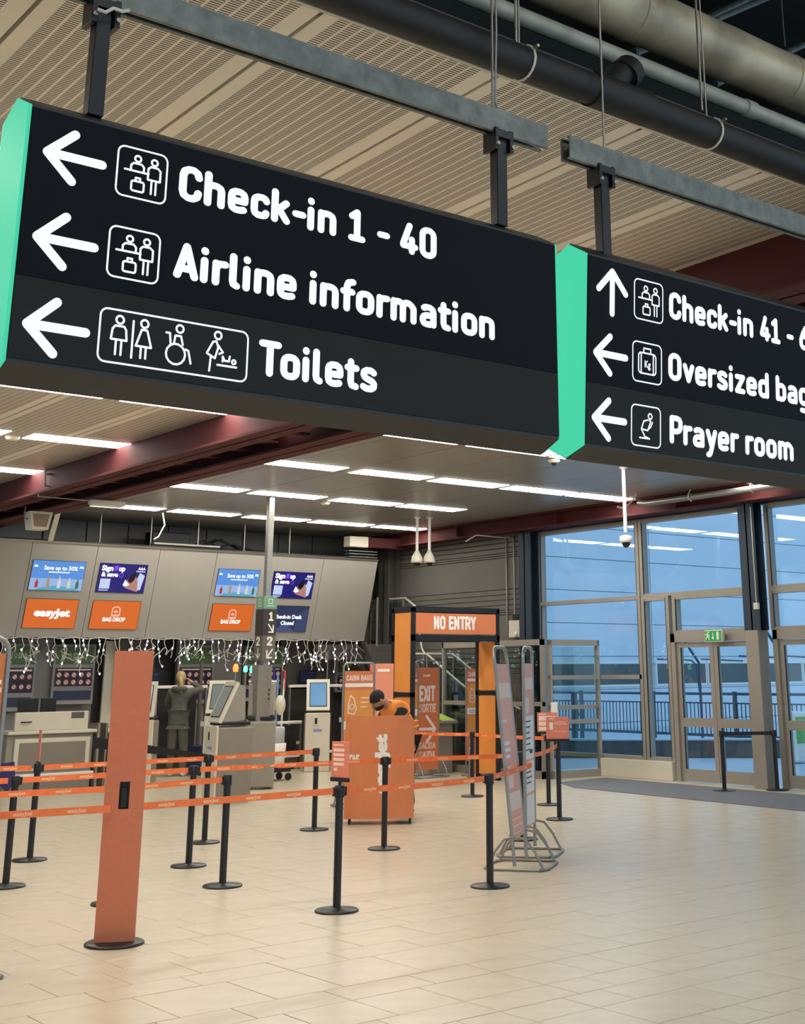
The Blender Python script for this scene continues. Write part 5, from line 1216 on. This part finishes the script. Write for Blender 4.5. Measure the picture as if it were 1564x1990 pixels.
# ================================================================ GLASS LOBBY AND STAIR
def partition(name, label, p, q, h, rails, posts, handle=True):
    v = Vector((q[0]-p[0], q[1]-p[1], 0)); L = v.length; rz = math.atan2(v.y, v.x)
    t = thing(name, label, 'glass partition', (p[0], p[1], 0), rz); f = MB()
    for x in posts: f.box(x-.045 if x > 0 else 0, min(L, x+.045), -.04, .04, 0, h)
    f.box(0, L, -.04, .04, h-.10, h); f.box(0, L, -.04, .04, 0, .12)
    for z in rails: f.box(0, L, -.035, .035, z-.035, z+.035)
    f.build('frame', FRAMEG, t)
    zs = [.12]+sorted(rails)+[h-.10]
    for x0, x1 in zip(posts, posts[1:]):
        for a, b in zip(zs, zs[1:]): MB().box(x0+.03, x1-.03, -.006, .006, a+.02, b-.02).build('pane', GLASSI, t)
    return t
t = partition('glass_partition', 'glass side wall of the lobby running back toward the stairs', (15.88, 17.60), (15.88, 20.45), 2.31, (1.22,), (0, 1.45, 2.85))
t = partition('glass_door', 'open framed glass door in front of the window wall', (15.95, 17.53), (17.08, 17.45), 2.30, (.92, 1.66, 1.16), (0, 1.13))
MB().tube([(1.08, -.05, 1.15), (1.08, -.09, 1.15)], .03, 10).build('hinge_knob', STEEL, t); MB().tube([(1.08, -.05, .35), (1.08, -.09, .35)], .025, 10).build('hinge_knob', STEEL, t); MB().tube([(1.08, -.05, 2.0), (1.08, -.09, 2.0)], .025, 10).build('hinge_knob', STEEL, t)
MB().bbox(-.02, .10, -.10, -.045, .98, 1.25, .01).build('push_plate', WHITE, t)
HR = mat('bright_handrail', sc(206, 202, 190), .35, .3)
t = thing('staircase', 'staircase with glass balustrades behind the glass lobby', 'stairs', (16.5, 20, 0))
nst = 7
for k in range(nst):
    z = 1.15*(k+1)/nst; y = -.5+k*.28
    MB().bbox(-.28, .42, y, y+.31, z-.16, z, .008).build('step', GREYD, t)
MB().bbox(-.28, .42, 1.42, 2.45, 1.0, 1.15, .01).build('landing', GREYD, t)
for k in range(7):
    z = 1.15+1.2*(k+1)/7; y = 2.45+k*.16
    MB().bbox(-.28, .42, y, y+.22, z-.17, z, .008).build('step', GREYD, t)
MB().bbox(-.28, .42, 3.55, 4.3, 2.2, 2.35, .01).build('landing', GREYD, t)
MB().prism([(-.55, -.0), (1.42, 1.15), (2.45, 1.15), (3.55, 2.35), (3.55, 2.05), (2.55, .9), (1.42, .9), (-.2, 0)], -.32, -.29, 'X').build('stringer', mat('stringer_dark', sc(66, 62, 60), .6), t)
for xs in (-.27, .40):
    MB().tube([(xs, -.75, 1.05), (xs, -.5, 1.12), (xs, 1.45, 2.12), (xs, 2.30, 2.14)]+([(xs, 2.40, 2.14), (xs, 2.5, 2.24), (xs, 2.72, 3.10), (xs, 3.1, 3.30), (xs, 4.35, 3.30)] if xs > 0 else []), .022, 10).build('handrail', HR, t)
    for y0, y1, zb0, zb1, zt0, zt1 in ((-.5, .45, .0, .55, 1.02, 1.52), (.5, 1.4, .6, 1.1, 1.55, 2.02), (1.46, 2.4, 1.2, 1.2, 2.04, 2.06), (3.2, 4.3, 2.4, 2.4, 3.2, 3.24)):
        MB().prism([(y0, zb0), (y1, zb1), (y1, zt1), (y0, zt0)], xs-.005, xs+.005, 'X').build('glass_panel', GLASSI, t)
    for y, z0, z1 in ((-.5, 0, 1.1), (.48, .5, 1.6), (1.43, 1.0, 2.1), (2.42, 1.1, 2.15), (3.18, 2.3, 3.3)): MB().bbox(xs-.018, xs+.018, y-.018, y+.018, z0, z1, .004).build('baluster', STEEL, t)
# dark steel column at the corner by the stairs
column('brown grey steel column behind the stair landing', 24.25, 24.0, 0, CEIL, mat('brown_column', sc(120, 108, 94), .5), XW-.75, XW-.5)
column('dark steel column next to the clad wall behind the stairs', 24.0, 23.6, 0, 4.37, GREYD, XW-.34, XW-.06)
# dark canopy sloping down right of the bulkhead
a = at(690, 1252, Y=23.3); t = thing('stair_soffit', 'dark chamfered stair soffit below the right end of the bulkhead', 'soffit', (a.x, 23.3, a.z-.02))
MB().prism([(-.75, .02), (.18, .02), (.85, -.42), (.85, -.60), (.55, -.60), (.10, -.28), (-.75, -.28)], .30, .38, 'Y').build('soffit_panel', mat('stringer_dark', sc(66, 62, 60)), t)
MB().tube([(.18, .28, .03), (.88, .28, -.42)], .02, 8).build('edge_trim', STEEL, t)

# ================================================================ OUTSIDE
GND = mat('outside_paving', sc(196, 206, 214), .7, noise=.06, scale=.6)
MB().box(XW+.1, 90, -20, 90, -.2, -.03).build('pavement_slab', GND, kind='structure').name = 'trim_2'
FAC = mat('facade_panel', sc(214, 224, 230), .55, .1, noise=.05, scale=.5)
t = thing('building', 'pale panelled building across the way outside the windows', 'building', (42, 32, 0))
for j in range(-1, 10):
    for i in range(8):
        x0 = -19+i*5.5; z0 = j*1.05+.15
        if j == 1: continue
        MB().bbox(x0, x0+5.46, 0, .1, z0, z0+1.03, .012).build('facade_panel', FAC, t)
MB().box(-19, 25, .1, 8, 0, 10.5).build('wall', FAC, t)
for i in range(8):
    x0 = -19+i*5.5
    MB().box(x0, x0+5.46, .02, .1, 1.2, 1.32).build('facade_panel', FAC, t); MB().box(x0, x0+5.46, .02, .1, 2.02, 2.23).build('facade_panel', FAC, t)
    for a_, b_ in ((.12, 2.6), (2.78, 5.3)):
        wn_ = MB().bbox(x0+a_-.06, x0+b_+.06, -.03, .1, 1.27, 2.07, .01).build('window_frame', WHITE, t)
        MB().box(x0+a_, x0+b_, -.035, -.03, 1.34, 2.0).build('pane', mat('far_glass', sc(64, 84, 84), .15, noise=.3, scale=.7), wn_)
# railing on a kerb wall
ra, rb = Vector((24.9, 28.2, 0)), Vector((23.4, 9.0, 0))
ra = at(1150, 1364, Z=1.03); rb = at(1469, 1369.5, Z=1.03); dr = (rb-ra).normalized(); ra = ra-dr*4; rb = rb+dr*8; ra.z = rb.z = 0
L = (rb-ra).length
t = thing('railing', 'dark metal railing outside the windows', 'railing', ra, math.atan2(dr.y, dr.x)); RL = mat('railing_blue_grey', sc(70, 92, 104), .5)
MB().tube([(0, 0, 1.25), (L, 0, 1.25)], .03, 8).build('top_rail', RL, t); MB().bar((0, 0, 1.05), (L, 0, 1.05), .04, .03).build('upper_rail', RL, t); MB().bar((0, 0, .36), (L, 0, .36), .05, .06).build('lower_rail', RL, t)
mb = None; k = 0; x = .1
while x < L and k < 290:
    if mb is None: mb = MB().box(-.009, .009, -.009, .009, .36, 1.05).build('baluster', RL, t, (x, 0, 0))
    else: o = mb.copy(); C.objects.link(o); o.location.x = x
    x += .12; k += 1
for x in [1+i*2.6 for i in range(int(L/2.6))]: MB().bbox(x-.04, x+.04, -.04, .04, 0, 1.3, .01).build('rail_post', RL, t)
la, lb_ = at(1150, 1470, Z=0), at(1500, 1470, Z=0); dl = (lb_-la).normalized(); la = la-dl*2; Lw = (lb_-la).length+4
t = thing('kerb_wall', 'low dark grey wall outside below the railing', 'wall', la, math.atan2(dl.y, dl.x))
MB().bbox(0, Lw, 0, .25, -.02, .32, .01).build('wall_body', mat('kerb_grey', sc(92, 100, 100), .8, noise=.15), t); MB().bbox(0, Lw, -.03, .28, .32, .36, .01).build('coping', FAC, t)
for i, (px, Yp, lb) in enumerate([(1366, 24.0, 'curved canopy post outside behind the left door leaf'), (1538, 19.0, 'curved canopy post outside behind the right door'), (1188, 24.0, 'dark street post outside the left window bay')]):
    p = at(px, 1440, Y=Yp); p.y += (1.3 if i == 2 else 0); t = thing('canopy_post', lb, 'post', (p.x, p.y, 0))
    if i < 2:
        MB().tube([(0, 0, 0), (0, 0, 1.95), (-.10, .05, 2.12), (-.45, .15, 2.6)], .035, 10).build('post', RL, t)
        MB().tube([(0, 0, 1.0), (-.12, 0, 1.9), (-.3, 0, 2.02), (-1.6, 0, 2.05)], .022, 8).build('side_hoop', RL, t); MB().tube([(.1, 0, 2.05), (1.8, 0, 2.0)], .02, 8).build('side_rail', RL, t)
    else:
        MB().bbox(-.07, .07, -.05, .05, 0, 1.25, .02).build('post', RL, t); MB().tube([(.05, 0, .9), (.16, 0, .7), (.24, 0, .7)], .025, 8).build('tap_arm', RL, t)
t = thing('outside_bin', 'white litter bin with a green label outside the right door', 'bin', at(1545, 1480, Z=0))
MB().bbox(-.22, .22, -.2, .2, 0, .95, .03).build('bin_body', WHITE, t); MB().bbox(-.16, .16, -.215, -.2, .35, .85, .01).build('green_label', mat('bin_green', sc(120, 190, 100), .5), t)

# ================================================================ PEOPLE
SKIN = mat('skin', sc(176, 128, 104), .6, noise=.05); HAIRB = mat('dark_hair', sc(26, 20, 18), .8, noise=.2, scale=40); HAIRY = mat('blond_hair', sc(176, 150, 104), .7, noise=.25, scale=40)
HIVIS = mat('hi_vis_orange', sc(246, 142, 56), .7, noise=.08, scale=8); SLEEVE = mat('black_cloth', sc(24, 22, 24), .9, noise=.2); GREYC = mat('grey_green_cloth', sc(92, 92, 84), .9, noise=.12, scale=9); GREYT = mat('grey_trousers', sc(104, 102, 92), .9, noise=.1, scale=7)
def skin_mesh(name, J, Eg, m, parent, root, sub=2):
    names = list(J); me = bpy.data.meshes.new(name); me.from_pydata([J[k][:3] for k in names], [(names.index(a), names.index(b)) for a, b in Eg], [])
    o = bpy.data.objects.new(name, me); C.objects.link(o)
    o.modifiers.new('skin', 'SKIN').use_smooth_shade = True; sb_ = o.modifiers.new('sub', 'SUBSURF'); sb_.levels = sub; sb_.render_levels = sub
    for i, k in enumerate(names):
        sv = me.skin_vertices[0].data[i]; r = J[k][3]; sv.radius = r if isinstance(r, tuple) else (r, r); sv.use_root = (k == root)
    dg = bpy.context.evaluated_depsgraph_get(); dg.update(); nm = bpy.data.meshes.new_from_object(o.evaluated_get(dg))
    bpy.data.objects.remove(o); bpy.data.meshes.remove(me); nm.name = name; nm.materials.clear(); nm.materials.append(m)
    nm.polygons.foreach_set('use_smooth', [True]*len(nm.polygons))
    r_ = bpy.data.objects.new(name, nm); C.objects.link(r_); r_.parent = parent; return r_
def hand(J, Eg, wrist, s, side, f=1.0):
    w_ = Vector(J[wrist][:3]); d = Vector(s[0]).normalized(); sd = Vector(s[1]).normalized()
    pk = side+'palm'; J[pk] = (*(w_+d*.055), .030); Eg.append((wrist, pk))
    for i, (o_, l_) in enumerate(((-.030, .072), (-.010, .082), (.010, .078), (.030, .062))):
        k1_, k2_, k3_ = side+'f%da' % i, side+'f%db' % i, side+'f%dc' % i; n_ = d.cross(sd)
        J[k1_] = (*(w_+d*.085+sd*o_), .0095); J[k2_] = (*(w_+d*(.085+l_*.55)+sd*o_*1.1+n_*.008), .0085); J[k3_] = (*(w_+d*(.085+l_)+sd*o_*1.1+n_*.024), .0075); Eg += [(pk, k1_), (k1_, k2_), (k2_, k3_)]
    J[side+'t1'] = (*(w_+d*.045-sd*.045), .011); J[side+'t2'] = (*(w_+d*.085-sd*.060), .009); Eg += [(pk, side+'t1'), (side+'t1', side+'t2')]
# man at the podium, bending forward to the left; local +x is where he faces
p0 = at(800, 1500, Y=14.75); t = thing('person', 'bearded man in an orange vest and dark cap bending over the podium', 'person', (10.86, 14.72, 0), math.radians(176))
J = {'pel': (.10, 0, .93, (.14, .12)), 'wai': (.12, 0, 1.03, (.14, .12)), 'che': (.18, 0, 1.20, (.155, .135)), 'shc': (.28, 0, 1.29, (.12, .10)), 'nek': (.36, 0, 1.345, .060), 'hea': (.42, 0, 1.40, .075), 'hdt': (.445, 0, 1.44, .08),
     'sL': (.26, .18, 1.27, .068), 'eL': (.38, .25, 1.03, .048), 'wL': (.58, .16, 1.06, .032), 'sR': (.26, -.18, 1.27, .068), 'eR': (.38, -.25, 1.03, .048), 'wR': (.58, -.14, 1.06, .032),
     'hL': (.09, .09, .88, .09), 'kL': (.12, .12, .48, .065), 'aL': (.03, .12, .09, .042), 'tL': (.18, .13, .035, .035), 'hR': (.09, -.09, .88, .09), 'kR': (.12, -.12, .48, .065), 'aR': (.03, -.12, .09, .042), 'tR': (.18, -.13, .035, .035)}
Eg = [('pel', 'wai'), ('wai', 'che'), ('che', 'shc'), ('shc', 'nek'), ('nek', 'hea'), ('hea', 'hdt'), ('shc', 'sL'), ('sL', 'eL'), ('eL', 'wL'), ('shc', 'sR'), ('sR', 'eR'), ('eR', 'wR'), ('pel', 'hL'), ('hL', 'kL'), ('kL', 'aL'), ('aL', 'tL'), ('pel', 'hR'), ('hR', 'kR'), ('kR', 'aR'), ('aR', 'tR')]
J0 = dict(J); E0 = list(Eg)
hand(J, Eg, 'wL', ((1, -.2, -.15), (0, 1, 0)), 'L'); hand(J, Eg, 'wR', ((1, .2, -.15), (0, -1, 0)), 'R')
skin_mesh('body', J, Eg, SKIN, t, 'pel')
def grow(J, keys, k=1.14, add=.008): return {a: (*J[a][:3], tuple(r*k+add for r in (J[a][3] if isinstance(J[a][3], tuple) else (J[a][3],)*2))) for a in keys}
def sub(E, keys): return [e for e in E if e[0] in keys and e[1] in keys]
ks = ['pel', 'wai', 'che', 'shc', 'sL', 'eL', 'wL', 'sR', 'eR', 'wR']; skin_mesh('shirt', grow(J0, ks, 1.10), sub(E0, ks), SLEEVE, t, 'pel')
ks = ['pel', 'wai', 'che', 'shc']; G = grow(J0, ks, 1.36, .02); G['shc'] = (.27, 0, 1.30, (.15, .125)); G['vL'] = (.25, .15, 1.29, .115); G['vR'] = (.25, -.15, 1.29, .115); G['pel'] = (.09, 0, .95, (.18, .17)); G['wai'] = (.11, 0, 1.04, (.18, .16)); G['hem'] = (.09, 0, .76, (.18, .17)); G['col'] = (.345, 0, 1.36, (.085, .085))
skin_mesh('vest', G, sub(E0, ks)+[('shc', 'vL'), ('shc', 'vR'), ('pel', 'hem'), ('shc', 'col')], HIVIS, t, 'pel')
ks = ['pel', 'hL', 'kL', 'aL', 'hR', 'kR', 'aR']; skin_mesh('trousers', grow(J0, ks, 1.12), sub(E0, ks), SLEEVE, t, 'pel')
for s_ in (-1, 1): MB().ell((.13, s_*.125, .045), .14, .055, .05, 14, 8).build('shoe', BLACKP, t)
RH = Matrix.Rotation(math.radians(38), 3, 'Y')
HC_ = Vector((.50, 0, 1.415))
hd = MB().ell(HC_, .098, .078, .118, 20, 14, RH)
hd.build('head', SKIN, t)
def hp(x, y, z): return HC_+RH @ Vector((x, y, z))
mb = MB(); mb.tube([hp(.088, 0, .02), hp(.112, 0, -.02), hp(.108, 0, -.034)], [.010, .014, .009], 8); mb.build('nose', SKIN, t)
for s in (-1, 1):
    MB().ell(hp(-.005, s*.080, -.005), .020, .010, .032, 10, 8, RH).build('ear', SKIN, t); MB().ell(hp(.086, s*.030, .015), .010, .014, .008, 8, 6, RH).build('eye', BLACKP, t)
    MB().tube([hp(.090, s*.014, .034), hp(.086, s*.044, .036)], .006, 6).build('eyebrow', HAIRB, t)
MB().ell(hp(.022, 0, -.072), .078, .066, .052, 16, 10, RH).build('beard', HAIRB, t); MB().tube([hp(.098, -.02, -.056), hp(.102, 0, -.054), hp(.098, .02, -.056)], .006, 6).build('mouth', mat('lips', sc(150, 92, 84), .5), t)
mb = MB(); V = []; 
cap_ = MB().ell(hp(-.012, 0, .035), .108, .088, .098, 20, 12, RH); cap_.build('cap', HAIRB, t)
# woman with her back to the camera, arms raised to her head
p = at(335, 1510, Z=0); t = thing('person', 'blond woman in grey standing with her back turned and elbows raised', 'person', (p.x+.1, 23.0, 0), math.radians(-40))
J = {'pel': (0, 0, .98, (.155, .11)), 'wai': (0, 0, 1.13, (.115, .09)), 'che': (0, .01, 1.34, (.14, .10)), 'shc': (0, .02, 1.48, (.10, .08)), 'nek': (0, .02, 1.56, .05), 'hea': (0, .03, 1.65, .07), 'hdt': (0, .03, 1.70, .07),
     'sL': (-.17, .02, 1.46, .056), 'eL': (-.27, .10, 1.22, .042), 'wL': (-.22, .32, 1.30, .030), 'sR': (.17, .02, 1.46, .056), 'eR': (.38, .14, 1.50, .042), 'wR': (.17, .26, 1.62, .030),
     'hL': (-.09, 0, .92, .10), 'kL': (-.10, .02, .50, .062), 'aL': (-.10, -.01, .09, .040), 'tL': (-.11, .13, .035, .034), 'hR': (.09, 0, .92, .10), 'kR': (.12, .03, .50, .062), 'aR': (.13, -.02, .09, .040), 'tR': (.14, .12, .035, .034)}
J0 = dict(J); Eg = list(E0); hand(J, Eg, 'wL', ((.2, .8, .3), (0, -.3, 1)), 'L'); hand(J, Eg, 'wR', ((-.6, .2, .5), (0, 1, .2)), 'R')
skin_mesh('body', J, Eg, SKIN, t, 'pel')
ks = ['pel', 'wai', 'che', 'shc', 'sL', 'eL', 'wL', 'sR', 'eR', 'wR']; G = grow(J0, ks, 1.16, .012); G['hem'] = (0, 0, .90, (.175, .135)); skin_mesh('hoodie', G, sub(E0, ks)+[('pel', 'hem')], GREYC, t, 'pel')
ks = ['pel', 'hL', 'kL', 'aL', 'hR', 'kR', 'aR']; G = grow(J0, ks, 1.15, .012); G['pel'] = (0, 0, .96, (.12, .085)); G['hL'] = (-.085, 0, .88, .115); G['hR'] = (.085, 0, .88, .115); G['aL'] = (-.10, -.01, .07, .075); G['aR'] = (.13, -.02, .07, .075)
skin_mesh('trousers', G, sub(E0, ks), GREYT, t, 'pel')
for s_ in (-.105, .135): MB().ell((s_, .06, .045), .052, .14, .048, 14, 8).build('shoe', WHITE, t)
MB().ell((0, .03, 1.70), .078, .092, .115, 18, 12).build('head', SKIN, t)
MB().ell((0, .01, 1.725), .094, .100, .112, 18, 12).build('hair', HAIRY, t)
MB().tube([(0, -.07, 1.72), (.03, -.12, 1.66), (.04, -.10, 1.54), (.05, -.10, 1.44)], [.035, .045, .035, .012], 10).build('ponytail', HAIRY, t)
MB().lathe([(.06, 0), (.12, .02), (.15, .07), (.12, .10), (.08, .08)], y=-.04, z=1.46, n=18).build('hood', GREYC, t)
MB().tube([(0, .12, 1.69), (0, .135, 1.67)], .012, 6).build('nose', SKIN, t)
for s in (-1, 1): MB().ell((s*.03, .112, 1.705), .012, .008, .008, 8, 6).build('eye', BLACKP, t); MB().ell((s*.080, .03, 1.69), .010, .02, .03, 8, 6).build('ear', SKIN, t)
MB().tube([(-.02, .118, 1.65), (.02, .118, 1.65)], .005, 6).build('mouth', mat('lips', sc(150, 92, 84)), t)
